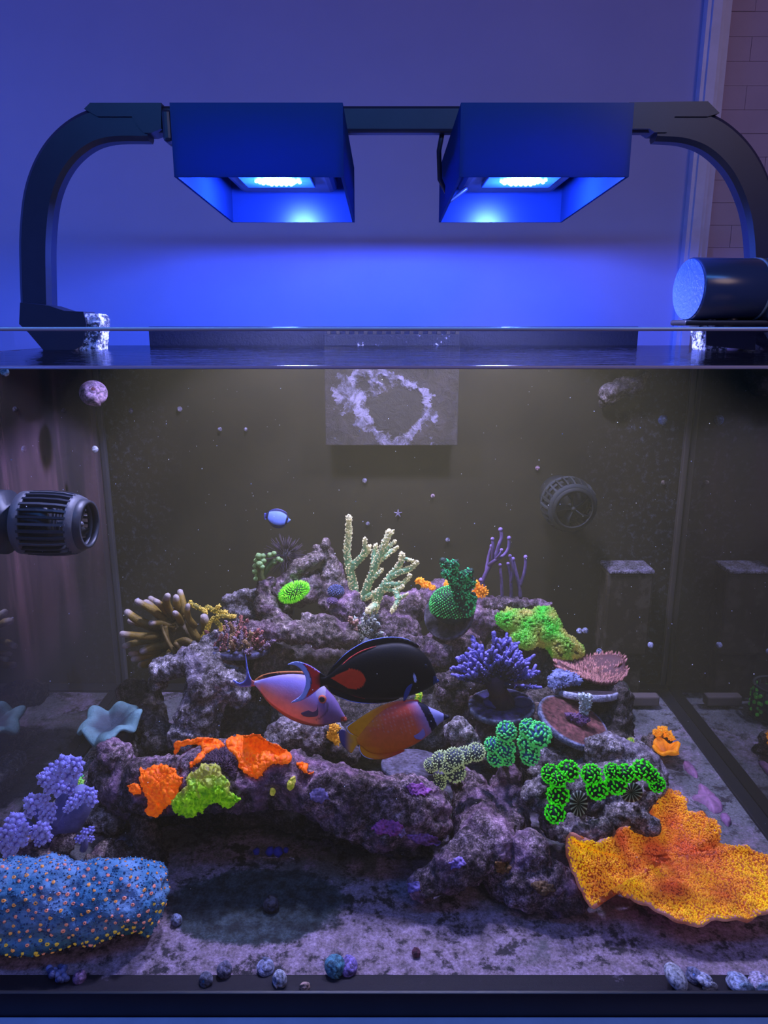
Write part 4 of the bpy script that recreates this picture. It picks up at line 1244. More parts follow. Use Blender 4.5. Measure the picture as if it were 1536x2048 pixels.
zoa_patch('orange polyps on the rock between staghorn and green coral', [(840, 1162, .84, 8, 5), (852, 1169, .84, 8, 5), (864, 1175, .84, 5, 3), (893, 1168, .84, 4, 5)])
zoa_patch('orange polyps at the right of the dark green coral', [(950, 1168, .83, 5, 6), (962, 1182, .83, 11, 11), (950, 1188, .83, 6, 5)])
zoa_patch('yellow-orange growth on the dark post behind the butterflyfish tail', [(668, 1458, .685, 8, 8), (662, 1472, .685, 6, 7), (672, 1480, .685, 5, 6)], C(190, 125, 20), M_FLUO_LOW)
zoa_patch('green speck colony half hidden under the black tang', [(838, 1392, .72, 5, 8), (836, 1402, .72, 5, 6)], C(70, 190, 30), M_FLUO_LOW)
zoa_patch('tiny green polyps on the purple tree coral', [(158, 1557, .64, 5, 4), (161, 1566, .64, 5, 4)], C(50, 230, 120), M_FLUO_LOW, .001)
zoa_patch('green specks on the edge of the flat grey rock', [(1262, 1481, .69, 6, 3), (1245, 1484, .69, 5, 2)], C(60, 180, 60), M_FLUO_LOW, .001)

# --- green mound coral
def mound(name, label, chains, base, tips, nknob, kr, mat, Y0, kn=1.4):
    o = blob('mound', chains, M_SKIN, voxel=.0022, rough=.8)
    o.name = 'base'
    t = thing(name, label, 'coral', Vector(o.bound_box[0]))
    o.parent = t; o.matrix_parent_inverse = Matrix.Translation(-t.location)
    setcol(o.data, lambda p: lerp3(base, tips(p), .35))
    m = MB(); vs = o.data.vertices; nv = len(vs)
    for _ in range(nknob):
        v = vs[R.randrange(nv)]
        nn = (v.normal + Vector((0, 0, .5)) + Vector((R.uniform(-.3, .3), R.uniform(-.3, .3), R.uniform(-.3, .3)))).normalized()
        m.octa(v.co + nn * kr * .4, kr * R.uniform(.7, 1.3), tips(v.co), nn, kn)
    tag(m.build('polyps', mat, t), kind='stuff')
    return t
def mound_col(p):
    s = noise.noise(p * 55)
    a = lerp3(C(60, 200, 40), C(175, 165, 75), 0.5 + s * 1.3 + (p.x - 0.175) * 6)
    return lerp3(a, C(30, 80, 25), R.random() * .5)
mound('green_mound_coral', 'green and yellow bumpy mound coral at the upper right of the reef', [
    [(1012, 1240, .825, 14), (1045, 1246, .82, 22), (1085, 1262, .815, 26), (1120, 1290, .81, 22), (1152, 1300, .81, 12)], [(1085, 1235, .835, 18), (1105, 1255, .83, 18)], [(1040, 1272, .81, 16), (1060, 1285, .80, 14)], [(1017, 1222, .835, 6)], [(1155, 1312, .81, 6)]], C(40, 70, 22), mound_col, 5200, .0019, M_FLUO_LOW, .82)

# --- purple branching coral on its disc
t, p, n, u, w, r = frag_disc('frag_disc', 'grey round disc with a dense purple branching coral', 1003, 1408, .735, 66, .50, 0.0, -1, .007, C(120, 125, 150), C(44, 36, 92))
PB, PT = C(30, 14, 58), C(150, 140, 235)
m = MB(); m.tube([p + n * .0, p + Vector((-.004, 0, .014)), p + Vector((-.008, 0, .028))], [.016, .010, .012], 12, [C(38, 22, 70), C(60, 20, 30), C(45, 18, 60)]); m.build('trunk', M_SKIN, t)
hub = p + Vector((-.008, 0, .024)); k = mpp(p)
for i in range(64):
    a = -1.35 + 2.7 * (i + .5) / 64 + R.uniform(-.1, .1); L = (R.uniform(62, 92) if abs(a) > .5 else R.uniform(58, 104)) * k
    dep = R.uniform(-.85, .6)
    d = (RGT * math.sin(a) + UPV * (math.cos(a) * .9 + .08) + Vector((0, dep, 0))).normalized()
    e = hub + d * L
    mid = hub + d * L * .45
    m = MB(); knobbed(m, branch_pts(mid, e, .06, 5), .0029, .0021, PB, lerp3(PB, PT, .55), lerp3(PB, PT, .30), .9, .0011, 1.4, 6)
    m.tube([hub, hub.lerp(mid, .5), mid], [.004, .0034, .003], 6, lerp3(PB, (0, 0, 0), .3), tip=False)
    for _ in range(R.randint(3, 5)):
        f = R.uniform(.3, .9); b0 = mid.lerp(e, f)
        e2 = b0 + (d + Vector((R.uniform(-.9, .9), R.uniform(-.6, .6), R.uniform(0, .9)))).normalized() * R.uniform(.006, .011)
        m.tube([b0, b0.lerp(e2, .5), e2], [.0021, .0019, .0017], 6, [PB, lerp3(PB, PT, .25), lerp3(PB, PT, .8)])
        m.octa(e2, .0019, PT, None, 1)
    m.octa(e, .0022, PT, d, 1)
    m.build('branch', M_SKIN, t)
m = MB(); m.ball(p + w * .0 + n * .002 + RGT * (-12 * k), .014, .012, .005, col=C(40, 30, 95), nu=14, nv=8, jig=.1); m.ball(p + RGT * (40 * k) + n * .002, .012, .010, .005, col=C(34, 28, 80), nu=14, nv=8, jig=.1); m.build('encrusted_base', M_SKIN, t)

# --- table acropora on white disc
t, p, n, u, w, r = frag_disc('frag_disc', 'white-rimmed disc with a brown-pink table coral, right side of the reef', 1172, 1376, .765, 64, .20, 0.03, -1, .008, C(215, 215, 235), C(70, 55, 65))
o = None
def tcol(v): return lerp3(C(95, 48, 40), C(215, 150, 135), R.random())
m = MB(); cq = P(1180, 1354, .778); k = mpp(cq)
rows = []
for j in range(9):
    row = []
    for i in range(30):
        a = 2 * PI * i / 30; q = j / 8
        rr = (70 * k) * q * (1 + .08 * noise.noise(Vector((math.cos(a) * 2, math.sin(a) * 2, 3))))
        row.append(cq + Vector((math.cos(a) * rr, math.sin(a) * rr * .62, .012 * q * q * (.6 + .5 * math.sin(a * 2 + .6)) + (0.006 if math.sin(a) > 0 else 0) * q)))
    rows.append(row)
m.grid(rows, C(92, 54, 56), closed=True); o = m.build('table_plate', M_SKIN, t); md = o.modifiers.new('s', 'SOLIDIFY'); md.thickness = .004
m = MB()
for _ in range(1400):
    q = math.sqrt(R.random()); a = R.uniform(0, 2 * PI)
    b0 = cq + Vector((math.cos(a) * 70 * k * q, math.sin(a) * 43 * k * q, .012 * q * q * (.6 + .5 * math.sin(a * 2 + .6)) + (0.006 if math.sin(a) > 0 else 0) * q))
    nn = (Vector((math.cos(a) * .5 * q, math.sin(a) * .4 * q, 1)) + Vector((R.uniform(-.25, .25), R.uniform(-.25, .25), 0))).normalized()
    m.octa(b0 + nn * .003, .0012, tcol(b0), nn, 3.6)
tag(m.build('branchlets', M_SKIN, t), kind='stuff')
bl = blob('pale_growth', [[(1108, 1366, .755, 8), (1122, 1356, .758, 11), (1140, 1360, .752, 9), (1156, 1366, .75, 5)], [(1116, 1348, .762, 7)], [(1134, 1350, .76, 6)]], M_SKIN, voxel=.0011, rough=1.1)
knobs(bl, t, 260, .0011, C(150, 158, 205))

# --- pinkish disc with a tiny white branch coral
t, p, n, u, w, r = frag_disc('frag_disc', 'tilted pinkish-brown disc with a tiny white coral branch', 1148, 1440, .715, 74, .52, .48, -.88, .008, C(160, 166, 196), C(140, 84, 80))
bp = P(1168, 1428, .713)
for e in ((1170, 1392), (1160, 1390), (1180, 1392), (1163, 1402), (1177, 1405)):
    m = MB(); knobbed(m, branch_pts(bp, P(e[0], e[1], .712), .06, 5), .0034, .0024, C(150, 160, 140), C(215, 225, 220), C(205, 215, 205), 1.4, .0015, 1.2, 7); m.build('branch', M_SKIN, t)
bl = blob('mauve_crust', [[(1136, 1430, .712, 4), (1158, 1438, .710, 7), (1178, 1440, .708, 5)]], M_SKIN, voxel=.0010, rough=.8)
knobs(bl, t, 240, .0010, C(125, 85, 130))

# --- pale plate lying behind the butterflyfish
frag_disc('ceramic_plate', 'grey-lilac flat plate lying on the ledge behind the butterflyfish', 828, 1528, .655, 66, .46, .05, -1, .006, C(110, 108, 130), C(112, 104, 125), 'plate')

# ================================================================== hammer and frogspawn corals: every head is a part with its tentacles
def hammer(name, label, Y, spots, base, tip, ntip, shape, mat, glowbase=None):
    t = thing(name, label, 'coral', P(spots[0][0], spots[0][1], Y))
    for x, y, rp in spots:
        q = P(x, y, Y - R.uniform(0, .012)); r = rp * mpp(q)
        m = MB(); m.ball(q, r * .92, r * .92, r * .86, col=base, nu=16, nv=10)
        h = m.build('polyp_head', glowbase or M_SKIN, t)
        m = MB()
        for i in range(ntip):
            th = math.acos(1 - 2 * (i + .5) / ntip); ph = i * 2.39996 + x
            d = Vector((math.sin(th) * math.cos(ph), math.sin(th) * math.sin(ph), math.cos(th)))
            d = (d + Vector((R.uniform(-1, 1), R.uniform(-1, 1), R.uniform(-1, 1))) * .10).normalized()
            c = lerp3(tip, lerp3(tip, base, .35), R.random())
            if shape == 'hammer':
                a = d.orthogonal().normalized(); b = d.cross(a); an = R.uniform(0, PI)
                s = a * math.cos(an) + b * math.sin(an)
                L = r * R.uniform(.07, .16); wv = r * .10
                m.tube([q + d * r - s * L - d * wv * .4, q + d * r * 1.03, q + d * r + s * L - d * wv * .4], [wv * .75, wv, wv * .85], 6, c)
            else:
                m.octa(q + d * r, r * .105, c, d, 1.3)
        tag(m.build('tentacles', mat, h), kind='stuff')
    # short stony stalks under the heads
    for x, y, rp in spots[::2]:
        q = P(x, y, Y); k = mpp(q); m = MB()
        m.tube([q + Vector((0, .004, -rp * k * .6)), q + Vector((0, .012, -rp * k * 1.6)), q + Vector((0, .02, -rp * k * 2.4))], [rp * k * .6, rp * k * .5, rp * k * .55], 9, C(70, 60, 70), tip=False)
        m.build('stalk', M_SKIN, t)
    return t
hammer('hammer_coral', 'bright green hammer coral heads in a row on the right rock', .575,
       [(1102, 1548, 19), (1137, 1542, 21), (1116, 1558, 16), (1183, 1549, 20), (1194, 1578, 21), (1224, 1543, 16), (1232, 1567, 21), (1251, 1547, 18), (1285, 1540, 20), (1302, 1551, 16), (1314, 1568, 16), (1116, 1590, 22), (1110, 1626, 20)],
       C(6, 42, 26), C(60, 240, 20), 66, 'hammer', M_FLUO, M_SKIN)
hammer('frogspawn_coral', 'blue-green frogspawn coral cluster above the bright green hammer coral', .655,
       [(1013, 1463, 20), (1058, 1457, 19), (1077, 1470, 25), (1060, 1484, 24), (1060, 1511, 19), (985, 1490, 16), (1010, 1498, 20), (993, 1515, 18), (1014, 1516, 15)],
       C(34, 80, 125), C(95, 235, 115), 84, 'hammer', M_FLUO_LOW)
hammer('frogspawn_coral', 'pale grey-green frogspawn coral right of the butterflyfish', .635,
       [(952, 1504, 18), (930, 1510, 17), (908, 1516, 20), (883, 1522, 20), (862, 1530, 14), (910, 1543, 21), (876, 1565, 16), (896, 1530, 16)],
       C(78, 88, 100), C(215, 235, 170), 130, 'dots', M_FLUO_LOW)

# --- two dark mushroom polyps with radial lines
for x, y, rx, ry, lab in ((1157, 1606, 15, 24, 'dark round mushroom polyp with pale radial lines under the hammer coral, left of two'), (1262, 1584, 20, 17, 'dark mushroom polyp with pale radial lines beside the finger rock, right of two')):
    q = P(x, y, .592); k = mpp(q); t = thing('mushroom_polyp', lab, 'coral', q, 'dark mushroom polyps')
    view = (CAM - q).normalized()
    m = MB(); rows, cols = [], []
    for j in range(8):
        f = j / 7; row = []
        for i in range(56):
            a = 2 * PI * i / 56
            row.append(q + RGT * (math.cos(a) * rx * k * f) + UPV * (math.sin(a) * ry * k * f) + view * (.004 + .0035 * math.sin(f * 2.6) + (.0005 if i % 2 else 0)))
            cols.append(lerp3(C(10, 12, 12), C(170, 185, 175), (1 if i % 4 == 0 else 0) * f * .9) if f > .2 else C(12, 14, 14))
        rows.append(row)
    m.grid(rows, closed=True); m.c = cols
    o = m.build('oral_disc', M_FLUO_LOW, t, fix=True); md = o.modifiers.new('s', 'SOLIDIFY'); md.thickness = .002  # tissue glow added so the pale lines show on the unlit face
    m = MB(); m.tube([q - view * .008, q + view * .003], [.006, .005], 10, C(30, 28, 30), tip=False); m.build('foot', M_SKIN, t)

# ================================================================== big orange-yellow plate coral, front right
def plate_coral():
    t = thing('plate_coral', 'large orange-yellow ruffled plate coral in the right foreground', 'coral', P(1350, 1740, .03))
    # outline in photo pixels with the height of the rim above the floor
    rim = [(1140, 1672, .066), (1165, 1680, .064), (1205, 1680, .058), (1240, 1660, .056), (1285, 1636, .058), (1310, 1600, .062), (1330, 1582, .064), (1352, 1580, .064), (1370, 1594, .062), (1379, 1622, .056), (1400, 1622, .060), (1422, 1636, .060), (1441, 1652, .058), (1443, 1686, .044), (1480, 1690, .048), (1536, 1708, .045), (1585, 1740, .042),
           (1590, 1790, .036), (1536, 1822, .032), (1490, 1836, .030), (1440, 1836, .029), (1382, 1850, .026), (1340, 1830, .030), (1300, 1810, .032), (1262, 1795, .032), (1244, 1784, .036), (1225, 1782, .040), (1208, 1792, .034), (1195, 1807, .030), (1178, 1805, .030), (1168, 1785, .034), (1155, 1755, .042), (1142, 1725, .054), (1136, 1698, .062)]
    rim3 = [P(x, y, z) for x, y, z in rim]
    sm = []
    kk = len(rim3)
    for i in range(kk):
        p0, p1, p2, p3 = (rim3[(i + j - 1) % kk] for j in range(4))
        for s in range(7):
            f = s / 7
            sm.append(0.5 * (2 * p1 + (p2 - p0) * f + (2 * p0 - 5 * p1 + 4 * p2 - p3) * f * f + (3 * p1 - p0 - 3 * p2 + p3) * f ** 3))
    cen = P(1335, 1715, .034)
    rings = 34
    rows, cols = [], []
    for j in range(rings + 1):
        f = j / rings
        row = []
        for i, e in enumerate(sm):
            v = cen.lerp(e, f)
            rz = e.z - cen.z
            v.z = cen.z + rz * f ** 2.2 + .0022 * noise.fractal(v * 60, .7, 2.0, 4) * (0.4 + f * .6) + .0012 * math.sin(i * .9) * max(0, f - .7) / .3
            row.append(v)
            s = noise.noise(v * 45)
            red = lerp3(C(150, 48, 24), C(190, 82, 32), .5 + s)
            yel = lerp3(C(160, 70, 8), C(190, 100, 6), .5 + s)
            c = lerp3(red, yel, (f - .35) * 1.5 + s * .5)
            if f > .965: c = lerp3(c, C(215, 160, 170), .7 * (0.5 + s))
            cols.append(c)
        rows.append(row)
    m = MB(); m.grid(rows, closed=True); m.c = cols
    o = m.build('plate', M_FLUO_LOW, t, fix=True)
    me = o.data
    if sum(p.normal.z * p.area for p in me.polygons) < 0: me.flip_normals()
    md = o.modifiers.new('s', 'SOLIDIFY'); md.thickness = .0035; md.offset = -1
    # polyps: bright yellow beads all over the plate, denser to the rim
    m = MB()
    polys = [(p.area, p) for p in me.polygons]
    tot = sum(a for a, _ in polys)
    up = 1 if sum(p.normal.z * p.area for p in me.polygons) > 0 else -1
    N = 8500
    for a, p in polys:
        n = a / tot * N
        n = int(n) + (1 if R.random() < n - int(n) else 0)
        vs = [me.vertices[i].co for i in p.vertices]
        for _ in range(n):
            x, y = R.random(), R.random()
            q = vs[0].lerp(vs[1], x).lerp(vs[-1].lerp(vs[2 if len(vs) > 3 else 1], x), y)
            s = noise.noise(q * 45); d = (q - cen).length
            b = min(1, max(0, d * 8.5 - .05 + s * .55))
            c = lerp3(C(205, 92, 45), C(255, 214, 0), b * R.uniform(.5, 1.15))
            m.octa(q + p.normal * up * .0003, R.uniform(.0007, .0011), c, p.normal * up, 1.5)
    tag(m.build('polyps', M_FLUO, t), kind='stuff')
    m = MB(); m.tube([Vector((cen.x, cen.y, .005)), Vector((cen.x, cen.y, .016)), Vector((cen.x, cen.y, cen.z - .004))], [.03, .022, .02], 14, C(90, 60, 45), tip=False); m.build('stem', M_SKIN, t)
    return t
plate_coral()

# ================================================================== blue chalice with orange mouths, front left
def blue_chalice():
    chains = [[(-40, 1800, .045, 72), (30, 1800, .040, 74), (110, 1800, .038, 76), (190, 1800, .036, 74), (262, 1792, .036, 68), (288, 1772, .038, 48)], [(100, 1752, .052, 36), (150, 1760, .050, 36)], [(290, 1850, .016, 20)], [(20, 1880, .02, 30), (120, 1868, .024, 28)]]
    o = blob('mass', chains, painted('chalice_tissue', .55, glow=.05, bump=.9, bscale=420), voxel=.0019, rough=.75)
    o.name = 'body'
    t = thing('blue_chalice_coral', 'big blue boulder-like chalice coral dotted with orange mouths, front left', 'coral', P(160, 1820, .004))
    o.parent = t; o.matrix_parent_inverse = Matrix.Translation(-t.location)
    def bc(p):
        s = noise.fractal(p * 40, .7, 2, 4)
        c = lerp3(C(58, 122, 165), C(118, 160, 205), .5 + s)
        return lerp3(c, C(25, 120, 110), max(0, min(1, (.032 - p.z) * 30 + s * .5 + max(0, p.x + .185) * 14)))
    setcol(o.data, bc)
    m = MB(); al = o.data.vertices
    for _ in range(5200):
        v = al[R.randrange(len(al))]
        m.octa(v.co.copy(), R.uniform(.0006, .0013), lerp3(bc(v.co), (0.02, 0.05, 0.12), R.random() * .75), v.normal.copy(), R.uniform(.6, 1.5))
    tag(m.build('granules', M_SKIN, t), kind='stuff')
    # mouths, spread evenly by rejection
    vs = [v for v in o.data.vertices if v.normal.y < .5 and v.co.z > .008]
    pts = []
    grid = {}
    tries = 0
    while len(pts) < 420 and tries < 12000:
        tries += 1
        v = vs[R.randrange(len(vs))]; p = v.co
        g = tuple(int(c / .0075) for c in p)
        ok = all((p - q).length > .0058 for dx in (-1, 0, 1) for dy in (-1, 0, 1) for dz in (-1, 0, 1) for q in grid.get((g[0] + dx, g[1] + dy, g[2] + dz), ()))
        if ok:
            grid.setdefault(g, []).append(p.copy()); pts.append((p.copy(), v.normal.copy()))
    ms = []
    for v in range(3):
        m = MB(); rows = []; cols = []
        c = (C(255, 160, 140), C(255, 175, 95), C(250, 205, 70))[v]
        for q, h in ((0, -.0002), (.25, -.0004), (.55, .0009), (.85, .0006), (1.0, -.0006)):
            rows.append([Vector((math.cos(2 * PI * i / 8) * q * .0017 * (1 + .15 * math.sin(i * 2.3 + v)), math.sin(2 * PI * i / 8) * q * .0014, h)) for i in range(8)])
            cols += [lerp3(c, C(120, 20, 40), 1 - q * 1.6)] * 8
        m.grid(rows, closed=True); m.c = cols
        me = m.mesh('mouth'); me.materials.append(M_FLUO_LOW); me.polygons.foreach_set('use_smooth', [True] * len(me.polygons)); ms.append(me)
    pts.sort(key=lambda a: a[0].y)
    for i, (p, n) in enumerate(pts[:300]):
        v = 2 if (p.x > -.19 or p.z < .03) and R.random() < .7 else R.choice((0, 0, 1))
        b = bpy.data.objects.new('mouth', ms[v]); COL.objects.link(b)
        b.parent = t; b.matrix_parent_inverse = Matrix.Translation(-t.location)
        b.rotation_euler = n.to_track_quat('Z', 'Y').to_euler(); b.location = p + n * .0004
        sc = R.uniform(.68, 1.1); b.scale = (sc, sc, 1)
    if len(pts) > 300:
        m = MB()
        for p, n in pts[300:]: m.octa(p + n * .0003, .0013, C(240, 150, 80), n, .5)
        tag(m.build('far_mouths', M_FLUO_LOW, t), kind='stuff')
blue_chalice()

# ================================================================== purple tree coral and blue-green toadstool on the left
def tree_coral():
    t = thing('tree_coral', 'violet-blue tree coral with clustered polyp heads in the left corner', 'coral', P(110, 1690, .62))
    sb, st2 = C(112, 112, 160), C(130, 130, 180)
    for path, r0, r1 in (([(120, 1650, .62), (128, 1605, .625), (140, 1560, .63), (135, 1535, .63)], 20, 13), ([(112, 1672, .625), (140, 1645, .62), (160, 1615, .62), (162, 1590, .62)], 26, 20), ([(110, 1670, .625), (85, 1630, .62), (74, 1605, .62)], 17, 12), ([(100, 1705, .62), (65, 1675, .615), (40, 1645, .615)], 24, 14), ([(166, 1700, .60), (169, 1690, .60), (168, 1675, .60)], 7, 7)):
        pts = cr([P(*q) for q in path], 4); k = mpp(pts[0]); m = MB(); n = len(pts)
        m.tube(pts, [(r0 + (r1 - r0) * i / (n - 1)) * k for i in range(n)], 14, [lerp3(sb, st2, i / n) for i in range(n)])
        m.build('stalk', M_SKIN, t)
    cl = [(130, 1532, 22), (150, 1530, 18), (108, 1545, 20), (90, 1558, 16), (140, 1545, 20), (118, 1575, 18), (100, 1575, 14), (140, 1578, 12), (155, 1548, 10),
          (178, 1588, 15), (163, 1596, 14), (145, 1608, 14), (184, 1602, 12), (135, 1618, 9),
          (66, 1605, 18), (85, 1600, 14), (100, 1618, 14), (60, 1625, 12), (90, 1630, 14), (102, 1636, 10),
          (30, 1645, 20), (45, 1660, 16), (15, 1665, 18), (35, 1682, 18), (10, 1690, 16), (84, 1660, 18), (90, 1675, 14), (72, 1668, 12), (50, 1690, 14), (20, 1705, 14), (48, 1705, 8), (78, 1684, 10),
          (170, 1664, 9), (182, 1660, 8), (158, 1678, 9), (182, 1678, 7), (165, 1676, 7)]
    for x, y, rp in cl:
        q = P(x, y, .592 + R.uniform(-.008, .008)); k = mpp(q); m = MB()
        nb = 9 if rp > 12 else 6
        m.ball(q, rp * k * .7, col=C(70, 66, 150), nu=8, nv=6)
        for i in range(nb * 2):
            th = math.acos(1 - 2 * (i + .5) / (nb * 2)); ph = i * 2.39996
            d = Vector((math.sin(th) * math.cos(ph), math.sin(th) * math.sin(ph), math.cos(th)))
            c = q + d * rp * k * .72
            rr = rp * k * R.uniform(.26, .36)
            m.ball(c, rr, col=lambda v, c=c, rr=rr, d=d: lerp3(C(105, 80, 150), C(135, 140, 225), .5 + (v - c).dot(d) / rr * .5), nu=7, nv=5)
            for _ in range(3):
                e = (d + Vector((R.uniform(-.8, .8), R.uniform(-.8, .8), R.uniform(-.8, .8)))).normalized()
                m.octa(c + e * rr, rr * .28, C(150, 150, 250), e, 1.2)
        m.build('polyp_cluster', M_FLUO_LOW, t)
tree_coral()

def toadstool():
    t = thing('toadstool_coral', 'blue-green ruffled toadstool leather coral by the left glass', 'coral', P(225, 1480, .76))
    cen = P(222, 1446, .745); k = mpp(cen)
    rows, cols = [], []
    for j in range(15):
        f = j / 14; row = []
        for i in range(96):
            a = 2 * PI * i / 96
            ruff = math.sin(a * 5 + .9) * .62 + math.sin(a * 8 + 1.3) * .38 + math.sin(a * 2 + 2) * .3
            rr = f * (1 + .09 * math.sin(a * 5 + 2.2) * f * f + .06 * math.sin(a * 8) * f)
            v = cen + RGT * (math.cos(a) * 54 * k * rr) + Vector((0, math.sin(a) * 52 * k * rr, 0)) + Vector((0, 0, (.0080 * f ** 3 * ruff + .007 * f * f + .004 * math.sin(a) * f + .003 * math.cos(a) * f) - .007 * (1 - f)))
            if f > .80: v = v + Vector((math.cos(a), math.sin(a), 0)) * (.003 * (f - .8) / .2) + Vector((0, 0, -.007 * ((f - .80) / .20) ** 2))
            row.append(v); cols.append(lerp3(C(60, 72, 84), C(118, 160, 160), max(0, f - .55) / .45))
        rows.append(row)
    m = MB(); m.grid(rows, closed=True); m.c = cols
    o = m.build('cap', M_SKIN, t, fix=True); md = o.modifiers.new('s', 'SOLIDIFY'); md.thickness = .005; md.offset = 0; sd = o.modifiers.new('b', 'SUBSURF'); sd.levels = sd.render_levels = 1
    m = MB(); m.tube([cen + Vector((0.006, .01, -.030)), cen + Vector((.003, .004, -.015)), cen + Vector((0, 0, -.006))], [.016, .014, .022], 14, C(62, 70, 92), tip=False); m.build('stalk', M_SKIN, t)
toadstool()

# --- orange polyps at the right wall: little cups, mirrored by the pane
t = thing('orange_cup_coral', 'small orange cup coral on the floor by the right seam', 'coral', P(1330, 1515, .78), 'small orange cups')
m = MB(); tcen = P(1331, 1508, .775); k = mpp(tcen); rows, cols = [], []
for j in range(8):
    f = j / 7; row = []
    for i in range(48):
        a = 2 * PI * i / 48; rf = 1 + .15 * math.sin(a * 4) * f
        row.append(tcen + RGT * (math.cos(a) * 28 * k * f * rf) + Vector((0, math.sin(a) * 26 * k * f * rf, .009 * f * f + .003 * math.sin(a * 4 + 1) * f)))
        cols.append(lerp3(C(150, 60, 0), C(255, 150, 10), f * (1 if i % 3 else .7)))
    rows.append(row)
m.grid(rows, closed=True); m.c = cols; o = m.build('cup', M_FLUO, t, fix=True); md = o.modifiers.new('s', 'SOLIDIFY'); md.thickness = .003
zoa_patch('orange polyp strip on the little rock by the right seam', [(1314, 1466, .792, 7, 4), (1326, 1459, .792, 8, 4), (1336, 1468, .79, 6, 5), (1342, 1475, .788, 4, 4)], C(255, 150, 10))

# --- plastic basket with green polyps behind the right rocks (the right pane mirrors it)
bk = P(1535, 1390, .055); bk = Vector((.290, .880, 0.0))
bas = thing('mesh_basket', 'dark round mesh basket with green polyps, seen mirrored in right glass', 'basket', bk)
rb = .026
for hz in (.004, .020, .046):
    m = MB(); ring = [bk + Vector((math.cos(2 * PI * i / 32) * rb, math.sin(2 * PI * i / 32) * rb, hz)) for i in range(33)]
    m.tube(ring, [.002] * 33, 6, C(40, 42, 40), tip=False); m.build('hoop', M_SKIN, bas)
for i in range(20):
    a = 2 * PI * i / 20; m = MB(); b0 = bk + Vector((math.cos(a) * rb, math.sin(a) * rb, .003))
    m.tube([b0, b0 + Vector((0, 0, .022)), b0 + Vector((0, 0, .044))], [.0013] * 3, 6, C(40, 42, 40), tip=False); m.build('bar', M_SKIN, bas)
m = MB()
for _ in range(90):
    a = R.uniform(0, 2 * PI); z = R.uniform(.008, .044)
    m.ball(bk + Vector((math.cos(a) * rb * 1.02, math.sin(a) * rb * 1.02, z)), .0026, col=lerp3(C(30, 110, 30), C(90, 200, 60), R.random()), nu=6, nv=4)
tag(m.build('green_polyps', M_FLUO_LOW, bas), kind='stuff')
m = MB(); m.tube([bk + Vector((0, 0, .002)), bk + Vector((0, 0, .036))], [rb * .93, rb * .93], 24, C(26, 26, 24), tip=False); m.build('filling', M_SKIN, bas)

# ================================================================== fish
M_FISH = painted('fish_skin', 0.55, bump=0.12, bscale=900, spec=0.18, vary=0.10)
M_FIN = painted('fish_fin', 0.5, bump=0.1, bscale=900, spec=0.3, vary=0.08)
M_EYE = painted('fish_eye', 0.15, bump=0.0, spec=0.7, vary=0.0)

def interp(tab, t):
    """smooth value of a table of (t, v)"""
    if t <= tab[0][0]: return tab[0][1]
    for i in range(len(tab) - 1):
        if t <= tab[i + 1][0]:
            (a, va), (b, vb) = tab[i], tab[i + 1]
            vp = tab[i - 1] if i else (2 * a - b, 2 * va - vb)
            vn = tab[i + 2] if i + 2 < len(tab) else (2 * b - a, 2 * vb - va)
            f = (t - a) / (b - a)
            m0 = (vb - vp[1]) / max(1e-6, b - vp[0]) * (b - a); m1 = (vn[1] - va) / max(1e-6, vn[0] - a) * (b - a)
            return (2 * f ** 3 - 3 * f * f + 1) * va + (f ** 3 - 2 * f * f + f) * m0 + (-2 * f ** 3 + 3 * f * f) * vb + (f ** 3 - f * f) * m1
    return tab[-1][1]

